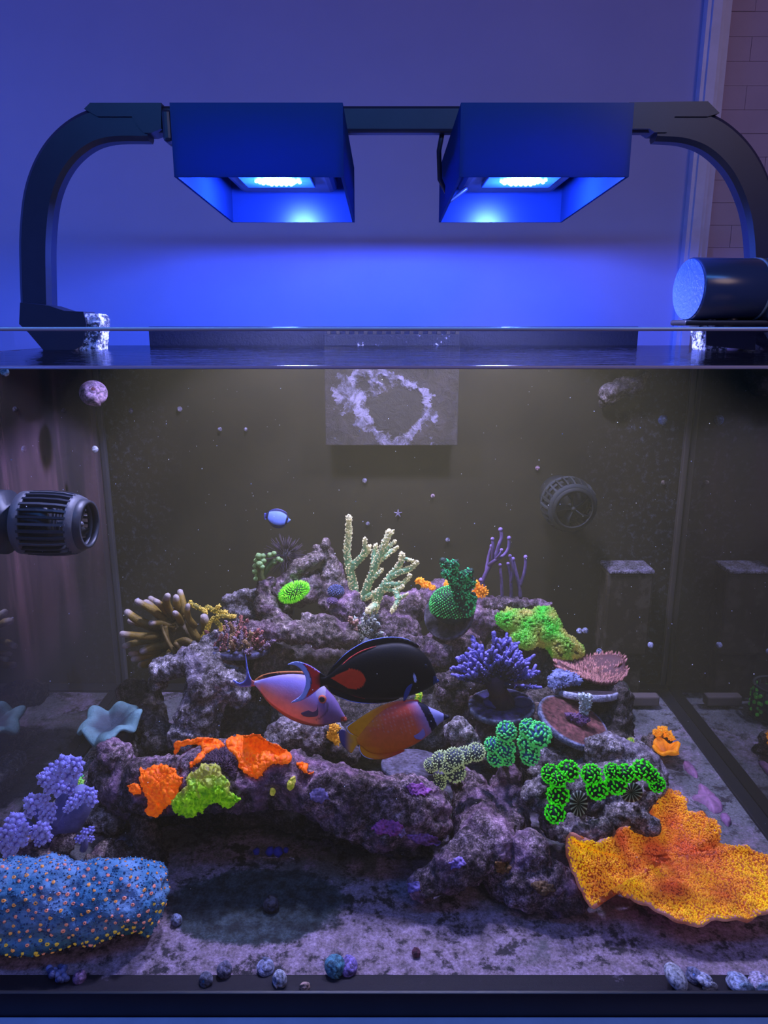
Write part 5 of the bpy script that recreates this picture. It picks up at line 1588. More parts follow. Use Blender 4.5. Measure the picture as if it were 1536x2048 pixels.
class Fish:
    """body lofted between an upper and a lower profile given in photo pixels of an axis frame (u along the body to the snout, v up)"""
    def __init__(s, name, label, tail, snout, Y, yaw=0.0, group=None, flip=False):
        s.Y = Y
        s.tail, s.snout = tail, snout
        L = math.hypot(snout[0] - tail[0], snout[1] - tail[1])
        s.L = L
        s.ux, s.uy = (snout[0] - tail[0]) / L, (snout[1] - tail[1]) / L
        s.mid = P((tail[0] + snout[0]) / 2, (tail[1] + snout[1]) / 2, Y)
        s.t = thing(name, label, 'fish', s.mid, group)
        s.k = mpp(s.mid)
        # body frame: a plane that faces the lens, so that the flank is seen square on
        a = RGT * s.ux - UPV * s.uy
        s.A = (a * math.cos(yaw) + FWD * math.sin(yaw)).normalized()
        s.B = UPV * s.ux + RGT * s.uy if not flip else UPV * s.ux + RGT * s.uy
        s.B = (s.B - s.A * s.B.dot(s.A)).normalized()
        s.N = s.A.cross(s.B).normalized()
        if s.N.dot(FWD) > 0: s.N = -s.N          # towards the lens
    def uv(s, px, py):
        dx, dy = px - s.tail[0], py - s.tail[1]
        return dx * s.ux + dy * s.uy, dx * s.uy - dy * s.ux
    def at(s, px, py, out=0.0):
        u, v = s.uv(px, py)
        return s.mid + s.A * ((u - s.L / 2) * s.k) + s.B * (v * s.k) + s.N * out
    def body(s, top, bot, thick, colf, nu=84, nv=36, name='body'):
        T = sorted(s.uv(*p) for p in top); Bt = sorted(s.uv(*p) for p in bot)
        u0 = min(T[0][0], Bt[0][0]); u1 = max(T[-1][0], Bt[-1][0])
        m = MB(); rows = []; cols = []
        s.tabs = (T, Bt, thick, u0, u1)
        for i in range(nu + 1):
            f = i / nu
            f = 0.5 - 0.5 * math.cos(PI * f) if True else f
            u = u0 + (u1 - u0) * f
            a, b = interp(T, u), interp(Bt, u)
            c, h = (a + b) / 2, max(0.3, (a - b) / 2)
            th = interp(thick, f) * s.k
            row = []
            for j in range(nv):
                an = 2 * PI * j / nv
                v = c + h * math.cos(an)
                sn = math.sin(an)
                row.append(s.mid + s.A * ((u - s.L / 2) * s.k) + s.B * (v * s.k) + s.N * (th * math.copysign(abs(sn) ** 0.8, sn)))
                px = s.tail[0] + u * s.ux + v * s.uy; py = s.tail[1] + u * s.uy - v * s.ux
                cols.append(colf(px, py, f, math.cos(an)))
            rows.append(row)
        m.grid(rows, closed=True)
        m.c = cols
        m.f.append(tuple(range(nv))); m.f.append(tuple(reversed(range(len(m.v) - nv, len(m.v)))))
        return m.build(name, M_FISH, s.t, fix=True)
    def depth(s, px, py):
        """half thickness of the body at a photo pixel, in pixels"""
        T, Bt, thick, u0, u1 = s.tabs
        u, v = s.uv(px, py)
        a, b = interp(T, u), interp(Bt, u)
        c, h = (a + b) / 2, max(.3, (a - b) / 2)
        return interp(thick, (u - u0) / (u1 - u0)) * max(0, 1 - ((v - c) / h) ** 2) ** .4
    def fin(s, name, outline, colf, thick=1.1, out=0.0, n=3, bow=0.0, step=2.5):
        """thin two-sided fin: a point grid inside the smoothed outline, with the outline itself as border"""
        poly = smooth_poly(outline, n) if n > 1 else outline
        bm = bmesh.new()
        vs = [bm.verts.new(s.at(x, y, out)) for x, y in poly]
        es = [bm.edges.new((vs[i - 1], vs[i])) for i in range(len(vs))]
        bmesh.ops.triangle_fill(bm, edges=es, use_beauty=True, use_dissolve=False)
        for _ in range(4):
            L = [e for e in bm.edges if e.calc_length() > step * 1.6 * s.k]
            if L: bmesh.ops.subdivide_edges(bm, edges=L, cuts=1)
        bmesh.ops.triangulate(bm, faces=bm.faces)
        me = bpy.data.meshes.new(name)
        cols = []
        for v in bm.verts:
            d = v.co - s.mid
            u, w = d.dot(s.A) / s.k + s.L / 2, d.dot(s.B) / s.k
            px = s.tail[0] + u * s.ux + w * s.uy; py = s.tail[1] + u * s.uy - w * s.ux
            cols.append(colf(px, py, edge_dist(poly, px, py)))
            if bow: v.co = v.co + s.N * (bow * math.sin(u * .3) * s.k)
        bmesh.ops.recalc_face_normals(bm, faces=bm.faces)
        bm.to_mesh(me); bm.free()
        a = me.color_attributes.new('Col', 'FLOAT_COLOR', 'POINT')
        a.data.foreach_set('color', [x for c in cols for x in (*c, 1)])
        o = link_mesh(name, me, M_FIN, s.t, True)
        md = o.modifiers.new('thick', 'SOLIDIFY'); md.thickness = thick * s.k; md.offset = 0
        return o
    def disc(s, name, px, py, rx, ry, out, col, mat=None, ang=0, dome=.35):
        m = MB(); q = s.at(px, py, out * s.k); ca, sa = math.cos(ang), math.sin(ang)
        m.ball(q, rx * s.k, ry * s.k, max(rx, ry) * dome * s.k, col=col, nu=18, nv=10, axes=(s.A * ca + s.B * sa, s.B * ca - s.A * sa, s.N))
        return m.build(name, mat or M_FISH, s.t, fix=True)

# --- Achilles-type black tang
f = Fish('black_tang', 'black tang with red teardrop spot and red-white crescent tail, swimming right', (640, 1362), (874, 1361), .62)
BLK, RED, EDGE = C(8, 7, 14), C(240, 62, 26), C(130, 150, 230)
def black(px, py, u, s):
    dx = px - 705
    half = 20 * math.sqrt(max(0, 1 - ((px - 706) / 25) ** 2)) if px > 700 else max(0, 20.5 * (px - 662) / 38) ** 1.0
    if 662 < px < 731 and abs(py - 1355) < half: return RED
    if ((px - 829) / 3.2) ** 2 + ((py - 1352 - (px - 829) * 1.2) / 8) ** 2 < 1: return C(200, 205, 240)
    if px > 866 and abs(py - 1360) < 9: return C(30, 45, 95)
    return BLK
f.body([(642, 1354), (652, 1353), (664, 1344), (685, 1325), (708, 1308), (735, 1296), (765, 1288), (795, 1285), (822, 1290), (845, 1304), (860, 1322), (869, 1342), (874, 1357)],
       [(642, 1370), (652, 1370), (665, 1375), (688, 1386), (715, 1394), (745, 1398), (775, 1398), (805, 1394), (832, 1387), (852, 1379), (864, 1372), (870, 1368), (874, 1363)],
       [(0, 3), (.06, 4), (.3, 17), (.6, 24), (.8, 22), (.93, 13), (1, 3)], black, 240, 96)
def dfin(px, py, e):
    return BLK
f.fin('dorsal_fin', [(654, 1354), (662, 1337), (682, 1315), (702, 1299), (727, 1285), (755, 1277), (785, 1274), (815, 1279), (838, 1291), (830, 1296), (795, 1292), (760, 1296), (730, 1304), (705, 1318), (685, 1334), (668, 1350)], dfin)
f.fin('anal_fin', [(656, 1370), (662, 1385), (680, 1395), (705, 1403), (735, 1407), (765, 1406), (792, 1400), (800, 1392), (765, 1393), (730, 1390), (700, 1382), (675, 1374)], dfin)
def line_of(pts, name, w, col, out):
    m = MB(); q = [f.at(x, y, o * f.k) for (x, y), o in zip(pts, out)]
    q = cr(q, 5); m.tube(q, [w * f.k * (.35 + .65 * math.sin(PI * (i + .5) / len(q))) for i in range(len(q))], 6, col)
    return m.build(name, M_FISH, f.t)
line_of([(670, 1347), (686, 1328), (706, 1311), (728, 1299), (752, 1291)], 'dorsal_stripe', 1.5, C(200, 66, 60), [3, 5, 7, 8, 8])
line_of([(656, 1352), (664, 1336), (683, 1315), (703, 1299), (728, 1285), (755, 1277.5), (785, 1274.5), (812, 1278), (836, 1290)], 'dorsal_margin', .9, EDGE, [0] * 9)
line_of([(664, 1386), (681, 1395), (705, 1403), (735, 1406.5), (765, 1405.5), (790, 1400)], 'anal_margin', .9, EDGE, [0] * 6)
line_of([(668, 1374), (690, 1383), (712, 1391), (730, 1396)], 'anal_stripe', 1.2, C(150, 48, 48), [3, 5, 6, 6])
def tailc(px, py, e):
    # concave rear edge pale blue-white, dark line, red centre
    cx = 614 - ((py - 1363) / 40) ** 2 * 22
    d = px - cx
    if d < 7 + abs(py - 1363) * .06: return C(175, 185, 240)
    if d < 9.5: return C(40, 30, 70)
    if px < 640 and e > .8: return C(240, 45, 40)
    return BLK if px >= 640 else C(140, 140, 215)
f.fin('tail_fin', [(652, 1354), (640, 1344), (622, 1332), (605, 1325), (590, 1323), (575, 1329), (588, 1330), (600, 1337), (609, 1349), (612, 1363), (608, 1380), (599, 1393), (582, 1405), (600, 1402), (616, 1394), (630, 1384), (642, 1374), (652, 1369)], tailc, 1.6, step=1.2)
f.fin('pectoral_fin', [(824, 1362), (820, 1376), (812, 1392), (806, 1396), (808, 1380), (814, 1368)], lambda px, py, e: C(44, 58, 120), 1.0, out=23.5 * f.k)
f.disc('eye', 851, 1330, 4.5, 5, f.depth(851, 1330), C(16, 16, 26), M_EYE); f.disc('mouth', 874, 1362, 4.5, 4, 0, C(32, 52, 110), None, dome=.9)

# --- naso tang, orange coral glow painted into its belly colour
f = Fish('naso_tang', 'lavender tang with orange coral glow painted on its belly behind the black tang, nosing down right', (508, 1366), (690, 1438), .665)
def naso(px, py, u, s):
    base = lerp3(C(250, 160, 130), C(155, 140, 215), .5 + s * 1.1 + (px - 600) / 600)
    if px > 634:
        base = lerp3(base, C(120, 96, 150), min(1, (px - 634) / 16))
        if py < 1388 and px < 652: base = lerp3(base, C(200, 190, 200), .6)
    if px > 682 and py > 1432: base = C(165, 74, 60)
    if s < -.82: base = lerp3(base, C(92, 40, 38), .7)
    if px < 524: base = lerp3(C(190, 190, 250), base, (px - 510) / 14)
    d = abs(math.hypot((px - 628) / 1.1, py - 1408) - 26)
    if px > 634 and d < 1.6 and py > 1400: base = lerp3(base, C(60, 44, 60), .6)
    return base
f.body([(510, 1362), (518, 1360), (536, 1355), (560, 1350), (590, 1348), (618, 1352), (640, 1364), (655, 1380), (668, 1394), (677, 1408), (684, 1422), (691, 1434)],
       [(510, 1371), (518, 1380), (534, 1402), (556, 1421), (580, 1436), (606, 1446), (632, 1451), (655, 1449), (672, 1445), (683, 1443), (691, 1440)],
       [(0, 2.5), (.08, 4), (.35, 17), (.65, 22), (.85, 15), (.95, 7), (1, 3)], naso, 130, 56)
f.fin('dorsal_fin', [(510, 1361), (518, 1353), (530, 1348), (550, 1344), (580, 1342), (610, 1344), (632, 1354), (630, 1360), (600, 1352), (565, 1353), (535, 1358)], lambda px, py, e: lerp3(C(215, 130, 70), C(24, 20, 34), 1 if e > 2.6 else 0), 1.2)
f.fin('anal_fin', [(520, 1382), (536, 1404), (556, 1422), (580, 1438), (606, 1448), (632, 1453), (650, 1452), (632, 1446), (600, 1440), (570, 1424), (545, 1404)], lambda px, py, e: C(112, 44, 38), 1.2)
f.fin('tail_fin', [(513, 1362), (505, 1361), (499, 1350), (495, 1332), (491, 1308), (492, 1334), (493, 1352), (489, 1361), (479, 1366), (466, 1359), (471, 1368), (484, 1374), (498, 1373), (513, 1371)], lambda px, py, e: lerp3(C(130, 150, 245), C(70, 70, 130), e / 3) if px < 503 else C(205, 120, 110), 1.2, n=2, step=1.8)
f.fin('pectoral_fin', [(636, 1402), (630, 1410), (616, 1416), (604, 1421), (612, 1427), (626, 1428), (638, 1424)], lambda px, py, e: C(70, 60, 100), 1.0, out=21 * f.k)
f.disc('eye', 645.5, 1394, 9, 9, f.depth(645, 1394) - .5, C(215, 110, 80), M_EYE); f.disc('pupil', 645.5, 1394, 5.8, 5.8, f.depth(645, 1394) + 1.4, C(10, 12, 30), M_EYE)
f.disc('lips', 689, 1439, 5.5, 4.5, 0, C(150, 62, 44), None, dome=.9)

# --- orange butterflyfish
f = Fish('butterflyfish', 'orange butterflyfish with black eye band and pale snout, right of the fish group', (716, 1482), (896, 1434), .60)
def bfly(px, py, u, s):
    g = (py - 1404) / 110
    base = lerp3(C(240, 92, 74), C(250, 128, 22), g * 1.1 - .05)
    base = lerp3(base, C(255, 160, 5), max(0, (770 - px) / 60 - (.35 if 1452 < py < 1492 else 0)))
    gx = 838 + (py - 1404) * .42 - ((py - 1440) / 40) ** 2 * 6
    if px > gx - 26: base = lerp3(base, C(158, 140, 190), min(1, (px - gx + 26) / 26) * .85)
    if gx + 2 < px < gx + 17: return C(16, 16, 44)
    if px >= gx + 17: base = C(168, 165, 222)
    if px > 887: base = C(30, 30, 52)
    if 740 < px < 835 and 1412 < py < 1462:
        du, dv = (px * .97 - py * .26) / 8.5, (px * .26 + py * .97) / 8.0
        if (du - round(du)) ** 2 + (dv - round(dv)) ** 2 < .035: base = lerp3(base, C(235, 170, 150), .35)
    return base
f.body([(716, 1474), (722, 1466), (740, 1444), (760, 1425), (785, 1411), (810, 1404), (832, 1402), (846, 1407), (860, 1415), (874, 1421), (886, 1427), (896, 1432)],
       [(716, 1488), (722, 1492), (736, 1503), (756, 1508), (780, 1506), (805, 1499), (830, 1488), (850, 1475), (864, 1463), (875, 1451), (886, 1442), (896, 1437)],
       [(0, 3), (.1, 6), (.35, 15), (.65, 18), (.82, 13), (.92, 7), (1, 2.5)], bfly, 150, 72)
def bfin(px, py, e):
    return lerp3(C(255, 165, 5), C(225, 90, 60), (px - 735) / 60)
f.fin('dorsal_fin', [(722, 1474), (712, 1472), (700, 1465), (694, 1457), (697, 1451), (712, 1441), (738, 1424), (765, 1410), (795, 1402), (832, 1399), (836, 1406), (800, 1414), (760, 1434), (735, 1458)], bfin, 1.3)
f.fin('anal_fin', [(724, 1488), (719, 1492), (721, 1502), (728, 1512), (742, 1518), (768, 1518), (792, 1510), (810, 1500), (780, 1498), (750, 1498)], bfin, 1.3)
line_of([(713, 1472), (700, 1465.5), (694, 1457), (697, 1451), (712, 1441)], 'dorsal_margin', 1.1, C(200, 215, 250), [0] * 5)
line_of([(721, 1488), (719, 1493), (721, 1503), (728, 1512), (742, 1517.5), (760, 1518)], 'anal_margin', 1.1, C(200, 215, 250), [0] * 6)
f.fin('tail_fin', [(720, 1475), (710, 1470), (697, 1464), (683, 1459), (678, 1470), (683, 1488), (695, 1501), (703, 1506), (709, 1497), (714, 1490), (720, 1487)], lambda px, py, e: lerp3(C(250, 175, 30), C(90, 76, 125), (703 - px) / 14), 1.2)
f.fin('pectoral_fin', [(842, 1448), (832, 1452), (826, 1462), (830, 1472), (842, 1474), (850, 1464)], lambda px, py, e: C(150, 132, 185), 1.0, out=15.5 * f.k)
f.disc('eye', 858, 1427, 4.5, 4.5, f.depth(858, 1427), C(14, 14, 34), M_EYE); f.disc('mouth', 895, 1434, 4, 3.4, 0, C(24, 24, 46), None, dome=.9)

# --- small pale fish high over the reef
f = Fish('small_pale_fish', 'small pale blue oval fish with dark fin edges over the reef, upper left', (533, 1030), (580, 1042), .84)
f.body([(533, 1026), (540, 1022), (552, 1020), (564, 1022), (573, 1028), (580, 1038)], [(533, 1036), (540, 1046), (550, 1052), (562, 1053), (572, 1049), (580, 1043)], [(0, 2), (.4, 6), (.8, 5), (1, 2)],
       lambda px, py, u, s: C(24, 24, 60) if abs(s) > .86 or u < .10 or (.84 < u < .92) else C(120, 145, 225), 50, 28)
f.fin('dorsal_fin', [(534, 1028), (540, 1021), (552, 1017), (566, 1020), (575, 1028), (560, 1024), (545, 1024)], lambda px, py, e: C(36, 40, 100))
f.fin('anal_fin', [(536, 1040), (542, 1050), (552, 1056), (564, 1056), (572, 1049), (558, 1051), (545, 1047)], lambda px, py, e: C(36, 40, 100))
f.fin('tail_fin', [(536, 1029), (529, 1026), (528, 1034), (530, 1040), (536, 1036)], lambda px, py, e: C(60, 66, 140))
f.disc('eye', 575, 1037, 2.2, 2.2, f.depth(575, 1037), C(10, 10, 30), M_EYE)

# ================================================================== wave pumps
M_PUMPB = salt_mat('black_weir_with_salt', (.006, .009, .02), (.3, .32, .48), .6, 200)
M_PUMP = plain('dark_blue_grey_plastic', (0.035, 0.040, 0.058), 0.45, bump=.2, bscale=250)
M_PUMPL = plain('worn_grey_plastic', (0.11, 0.115, 0.14), 0.5, bump=.3, bscale=250)
def wave_pump(label, c0, axis, r, ln, up, mat, mat2, nrib=26, mount=None):
    a = axis.normalized(); u = (up - a * up.dot(a)).normalized(); w = a.cross(u)
    t = thing('wave_pump', label, 'pump', c0)
    def ring(name, h0, h1, r0, r1, wall=.0022, mt=mat, n=40):
        m = MB(); rows = []
        for q, h in ((r0, h0), (r1, h1), (r1 - wall, h1), (r0 - wall, h0)):
            rows.append([c0 + a * h + (u * math.cos(2 * PI * i / n) + w * math.sin(2 * PI * i / n)) * q for i in range(n)])
        rows.append(rows[0]); m.grid(rows, closed=True)
        return m.build(name, mt, t, fix=True)
    ring('back_ring', 0, ln * .14, r * .98, r, .004, mat2)
    ring('front_ring', ln * .80, ln * .90, r * .93, r * .84, .004, mat2)
    ring('nozzle_lip', ln * .90, ln, r * .80, r * .74, .003, mat)
    for i in range(nrib):
        an = 2 * PI * i / nrib; d = u * math.cos(an) + w * math.sin(an); s = a.cross(d)
        m = MB(); q = [c0 + a * (ln * h) + d * (r * k) for h, k in ((.12, .985), (.4, 1.0), (.65, .975), (.82, .91))]
        rows = []
        for p in q:
            rows.append([p - s * .0011 + d * .0006, p + s * .0011 + d * .0006, p + s * .0011 - d * .004, p - s * .0011 - d * .004])
        m.grid(rows, closed=True); m.f.append((0, 1, 2, 3)); m.f.append((12, 13, 14, 15))
        m.build('rib', mat2 if i % 3 == 0 else mat, t, fix=True, smooth=False)
    m = MB(); m.tube([c0, c0 + a * ln * .35, c0 + a * ln * .52], [r * .72, r * .70, r * .5], 28, tip=False); m.build('motor', mat, t)
    m = MB(); m.tube([c0 + a * ln * .5, c0 + a * ln * .86], [r * .10, r * .10], 12); m.build('hub', mat2, t)
    for i in range(5):
        an = 2 * PI * i / 5; rows = []
        for k in (.1, .4, .72):
            d = u * math.cos(an + k * .6) + w * math.sin(an + k * .6); s = a.cross(d)
            rows.append([c0 + a * (ln * .78) + d * (r * k) - s * r * .10 * k * 3 - a * .003, c0 + a * (ln * .78) + d * (r * k) + s * r * .06 + a * .004])
        m = MB(); m.grid(rows); o = m.build('blade', mat2, t); md = o.modifiers.new('s', 'SOLIDIFY'); md.thickness = .0012
    if mount:
        h, rm = mount
        m = MB(); m.tube([c0 - a * .001, c0 - a * h * .35, c0 - a * h * .4, c0 - a * h], [r * .55, r * .6, rm, rm], 30, tip=False); m.build('magnet_mount', mat, t)
    return t
px0 = P(48, 1045, .665)
wave_pump('dark ribbed wave pump pointing right from the left glass', px0, Vector((1, -.04, -.02)), .0298, .062, Vector((0, 0, 1)), M_PUMP, M_PUMPL, 28, (abs(px0.x - XL) - .0005, .030))
pc = P(1131, 1002, .93)
ax = (Vector((0.10, -1, -.10))).normalized()
wave_pump('dim round caged wave pump on the back pane, facing forward', pc - ax * .0, ax, .0345, .034, Vector((0, 0, 1)), plain('algae_grey_plastic', (0.014, 0.015, 0.013), .7, spec=.2), plain('algae_grey_rib', (0.026, 0.029, 0.028), .7, spec=.2), 24, (YB - pc.y - .001, .024))

# ================================================================== overflow box, filter block, ledge plate at the back
def crust_plate():
    t = NT('weir_plate_with_coralline')
    p = t.pos()
    c0 = P(780, 815, YB - .02)
    sp = t.node('ShaderNodeSeparateXYZ'); t.link(p, sp.inputs[0])
    dx = t.math('MULTIPLY', t.math('ADD', sp.outputs[0], -c0.x), 1 / .066); dz = t.math('MULTIPLY', t.math('ADD', sp.outputs[2], -c0.z), 1 / .046)
    skew = t.math('ADD', dz, t.math('MULTIPLY', dx, .35))
    d = t.math('SQRT', t.math('ADD', t.math('MULTIPLY', dx, dx), t.math('MULTIPLY', skew, skew)), 0)
    n = t.noise(75, 7, .72, vec=p, dist=.5); n2 = t.noise(28, 5, .65, vec=p)
    d2 = t.math('ADD', d, t.math('MULTIPLY', t.math('ADD', n2, -.5), 1.9))
    ring = t.ramp(d2, [(.62, 0.0), (.78, 1.0), (1.0, .85), (1.35, .25), (1.6, .06)])
    k = t.math('MULTIPLY', ring, t.ramp(n, [(.40, .25), (.56, 1.0)]))
    base = t.ramp(n2, [(.35, (.007, .005, .003)), (.65, (.022, .016, .009))])
    c = t.mix(k, base, t.ramp(n, [(.4, (.08, .07, .10)), (.65, (.27, .24, .32))]))
    core = t.ramp(d2, [(.5, 1.0), (.64, 0.0)])
    c = t.mix(core, c, (.016, .013, .010))
    t.set('Base Color', c); t.set('Roughness', .8)
    t.bump(t.math('ADD', n, t.math('MULTIPLY', ring, .6)), .7, .004)
    return t.m
M_WEIR = crust_plate()
a, b = P(652, 890, YB - .022), P(918, 735, YB - .022)
wb_ = thing('overflow_box', 'brown box at the top of the back pane with a ring of lilac crust', 'overflow box', (0, YB, a.z))
bevelled_box('weir_comb', (a.x, YB - .026, ZW - .0008), (b.x, YB - .021, ZW + .014), M_PUMPB, wb_, .001)
bevelled_box('front_plate', (a.x, YB - .026, a.z), (b.x, YB - .021, ZW - .001), M_WEIR, wb_, .001)
bevelled_box('box_body', (a.x + .003, YB - .0215, a.z + .002), (b.x - .003, YB - .0006, ZW + .012), M_BLACK, wb_, .001)
for i in range(15):
    x = a.x + .004 + i * (b.x - a.x - .010) / 14
    bevelled_box('weir_tooth', (x, YB - .0262, ZW + .0135), (x + .005, YB - .021, ZR - .002), M_BLACK, wb_, .0006)
m = MB()
def pump_block():
    t = thing('filter_block', 'tall brown pump box with crusted top in the back right corner', 'pump box', P(1256, 1312, .93))
    a, b = P(1203, 1312, .915), P(1311, 1146, .915)
    M_BOX = salt_mat('brown_algae_box', (.020, .015, .008), (.050, .040, .026), .50, 60)
    M_TOP = rock_mat('crusted_box_top', (.05, .045, .05), (.16, .14, .16), (.34, .30, .36), (.3, .26, .34), .5, 3.0)
    z0 = max(a.z, .02)
    bevelled_box('box', (a.x, .915, z0), (b.x, .955, b.z), M_BOX, t, .004)
    bevelled_box('lid', (a.x + .001, .913, b.z - .001), (b.x - .001, .957, b.z + .004), M_TOP, t, .0015)
    bevelled_box('foot', (a.x + .004, .922, .005), (b.x - .004, .950, z0 + .001), M_BOX, t, .002)
    return t
pump_block()
lp = thing('ledge_plate', 'thin pale-edged plate on the floor below the brown pump box', 'plate', P(1290, 1340, .91))
a, b = P(1252, 1345, .90), P(1326, 1326, .90)
bevelled_box('plate', (a.x, .898, .006), (min(b.x, XR - .012), .912, .020), plain('rusty_plate', (.10, .075, .068), .8, bump=.6, bscale=90), lp, .002)
bevelled_box('pale_edge', (P(1268, 0, .90).x, .8955, .009), (P(1319, 0, .90).x, .8985, .0150), plain('pale_lip', (.30, .31, .37), .6, bump=.4, bscale=90), lp, .001)
# flat purple crust scales on the floor along the right seam
def floor_scale(label, pix, col):
    poly = smooth_poly(pix, 4, 1.2)
    t = MB(); pts = [P(x, y, .0036) for x, y in poly]; c = sum(pts, Vector()) / len(pts)
    rows = [[c.lerp(p, q) + Vector((0, 0, h + .0006 * noise.noise(p * 300))) for p in pts] for q, h in ((.02, .0016), (.5, .0014), (.85, .0008), (1, -.0028))]
    t.grid(rows, lambda v: lerp3(tuple(x * .5 for x in col), col, .55 + noise.noise(v * 260)), closed=True)
    tag(t.build('crust_scale', M_SKIN, None, fix=True), label, 'algae', 'coralline scales on the floor')
floor_scale('pink-violet crust scale on the floor by the right seam, upper of three', [(1366, 1520), (1378, 1522), (1396, 1545), (1394, 1552), (1380, 1545), (1370, 1535)], C(165, 112, 150))
floor_scale('largest pink-violet crust scale on the floor by the right seam', [(1398, 1564), (1410, 1570), (1430, 1588), (1445, 1605), (1444, 1618), (1428, 1622), (1410, 1606), (1384, 1592), (1396, 1586)], C(175, 122, 160))
floor_scale('small violet crust scale on the floor above the plate coral', [(1441, 1626), (1455, 1628), (1463, 1640), (1456, 1648), (1446, 1640)], C(160, 110, 150))

# ================================================================== feeder drum on the right rim
fd = thing('auto_feeder', 'round horizontal feeder drum sitting on the right rim clamp', 'fish feeder', P(1440, 640, .73))
c0 = P(1378, 579, .735); k = mpp(c0); r = 61 * k
c1 = Vector((P(1512, 577, .745).x, .745, c0.z))
M_DRUM = NT('smoky_drum'); M_DRUM.set('Base Color', (.035, .045, .08)); M_DRUM.set('Roughness', .22); M_DRUM.set('Specular IOR Level', .6); M_DRUM = M_DRUM.m
m = MB(); m.tube([c0, c0.lerp(c1, .02), c0.lerp(c1, .97), c1], [r * .97, r, r, r * .98], 48, tip=False); m.build('drum', M_DRUM, fd)
d = (c1 - c0).normalized()
m = MB(); m.tube([c0 - d * .0012, c0 + d * .0005], [r * .95, r * .965], 48, tip=False); m.build('end_cap', plain('frosted_cap', (.045, .10, .30), .4, bump=1.0, bscale=300), fd, smooth=False)
m = MB(); m.tube([c1 - d * .005, c1 + d * .0], [r * 1.015, r * 1.015], 48, tip=False); m.build('ring', plain('yellowish_ring', (.22, .22, .17), .4), fd)
bevelled_box('housing', (c1.x + .001, c1.y - r * 1.0, c1.z - r * 1.0), (c1.x + .055, c1.y + r * 1.0, c1.z + r * 1.0), M_BLACK, fd, .004)
bevelled_box('amber_window', (c1.x + .006, c1.y - r * 1.0 - .0012, c1.z - r * .78), (c1.x + .045, c1.y - r * .98, c1.z + r * .85), plain('amber_window', (.16, .10, .02), .3), fd, .003)
for x in (1392, 1418, 1462):
    q = P(x, 646, .735)
    m = MB(); m.tube([q + Vector((0, 0, -.004)), q + Vector((0, 0, .004)), q + Vector((0, 0, .007))], [.006, .006, .003], 14, tip=False); m.build('foot', M_SALT if x != 1462 else M_BLACK, fd)
bevelled_box('bracket', (P(1420, 0, .735).x, .72, ZR + .0005), (c1.x + .05, .76, c0.z - r * .97), M_BLACK, fd, .002)

# ================================================================== snails
def shell(label, px, py, Y, size_px, col, tipc, axis=None, low=1.0, turns=3.2, name='turban_snail', spiral=False, group=None):
    q = P(px, py, Y); k = mpp(q); S = size_px * k * 1.3
    ax = (axis or Vector((R.uniform(-.6, .6), -.6, .7))).normalized()
    u = ax.orthogonal().normalized(); w = ax.cross(u)
    t = thing(name, label, 'snail', q, group)
    m = MB(); rows, cols = [], []
    N = 52
    for i in range(N + 1):
        f = i / N; an = f * turns * 2 * PI
        g = math.exp(-(1 - f) * 2.7)
        rad = S * .44 * g; tr = S * .56 * g
        h = -S * .60 * g * low
        cen = q + (u * math.cos(an) + w * math.sin(an)) * rad + ax * (h + S * .22)
        out = u * math.cos(an) + w * math.sin(an)
        row = []
        for j in range(12):
            b = 2 * PI * j / 12
            row.append(cen + out * (math.cos(b) * tr) + ax * (math.sin(b) * tr * low))
            s = noise.noise(row[-1] * 420) + .5 * noise.noise(row[-1] * 900)
            c = lerp3(tuple(min(1, x * 1.9) for x in col), tuple(x * .35 for x in col), .36 + s * 1.1)
            if f < .62: c = lerp3(tipc, c, max(0, f - .35) / .27)
            cols.append(c)
        rows.append(row)
    m.grid(rows, closed=True); m.c = cols
    m.f.append(tuple(range(12))); m.f.append(tuple(range(N * 12, N * 12 + 12)))
    m.ball(q - ax * (S * .46 * low), S * .88, S * .88, S * .56 * low, col=lambda v: lerp3(tuple(min(1, x * 1.9) for x in col), tuple(x * .35 for x in col), .36 + noise.noise(v * 420) * 1.1 + noise.noise(v * 900) * .5), nu=24, nv=16, axes=(u, w, ax))
    m.build('shell', M_SHELL, t, fix=True)
    return t, q, S, ax
M_SHELL = painted('snail_shell', .45, bump=.8, bscale=1700, vary=.85)
B1, B2, BT = C(110, 125, 190), C(150, 165, 220), C(60, 140, 190)
fr = Vector((-.25, -.85, .45))
shell('blue-tipped snail on the front silicone strip, leftmost of the round snails', 408, 1962, .007, 13, C(95, 96, 112), BT, Vector((-.3, -.8, .35)))
shell('dark crusty snail just right of the leftmost blue-tipped snail', 452, 1938, .009, 14, C(95, 92, 112), C(120, 122, 150), Vector((.5, -.3, .7)))
shell('low oval snail on the floor above the grey speckled snail', 532, 1931, .008, 16, C(135, 138, 165), C(150, 155, 185), Vector((.2, -.2, 1)), .75)
shell('grey speckled snail with spiral at its left on the front strip', 553, 1961, .008, 15, C(170, 172, 185), C(90, 120, 160), Vector((-.75, -.75, .25)))
shell('biggest teal-blue snail with bright spiral at the front centre', 668, 1936, .011, 19, C(85, 140, 160), C(120, 190, 205), Vector((-.1, -.9, .45)))
shell('pinkish mottled snail touching the biggest teal snail', 702, 1933, .009, 17, C(140, 120, 190), C(170, 150, 210), Vector((.5, -.5, .6)))
def oper(t, q, S, off, col, r=.55):
    m = MB(); c = q + off * S; m.ball(c, S * r, S * .22, S * r * .88, col=col, nu=16, nv=10); m.build('operculum', M_SHELL, t)
tt = thing('cowrie_like_snail', 'smooth pale oval snail tilted on the front strip at right', 'snail', P(1352, 1956, .011))
q = P(1352, 1954, .012); k = mpp(q); m = MB()
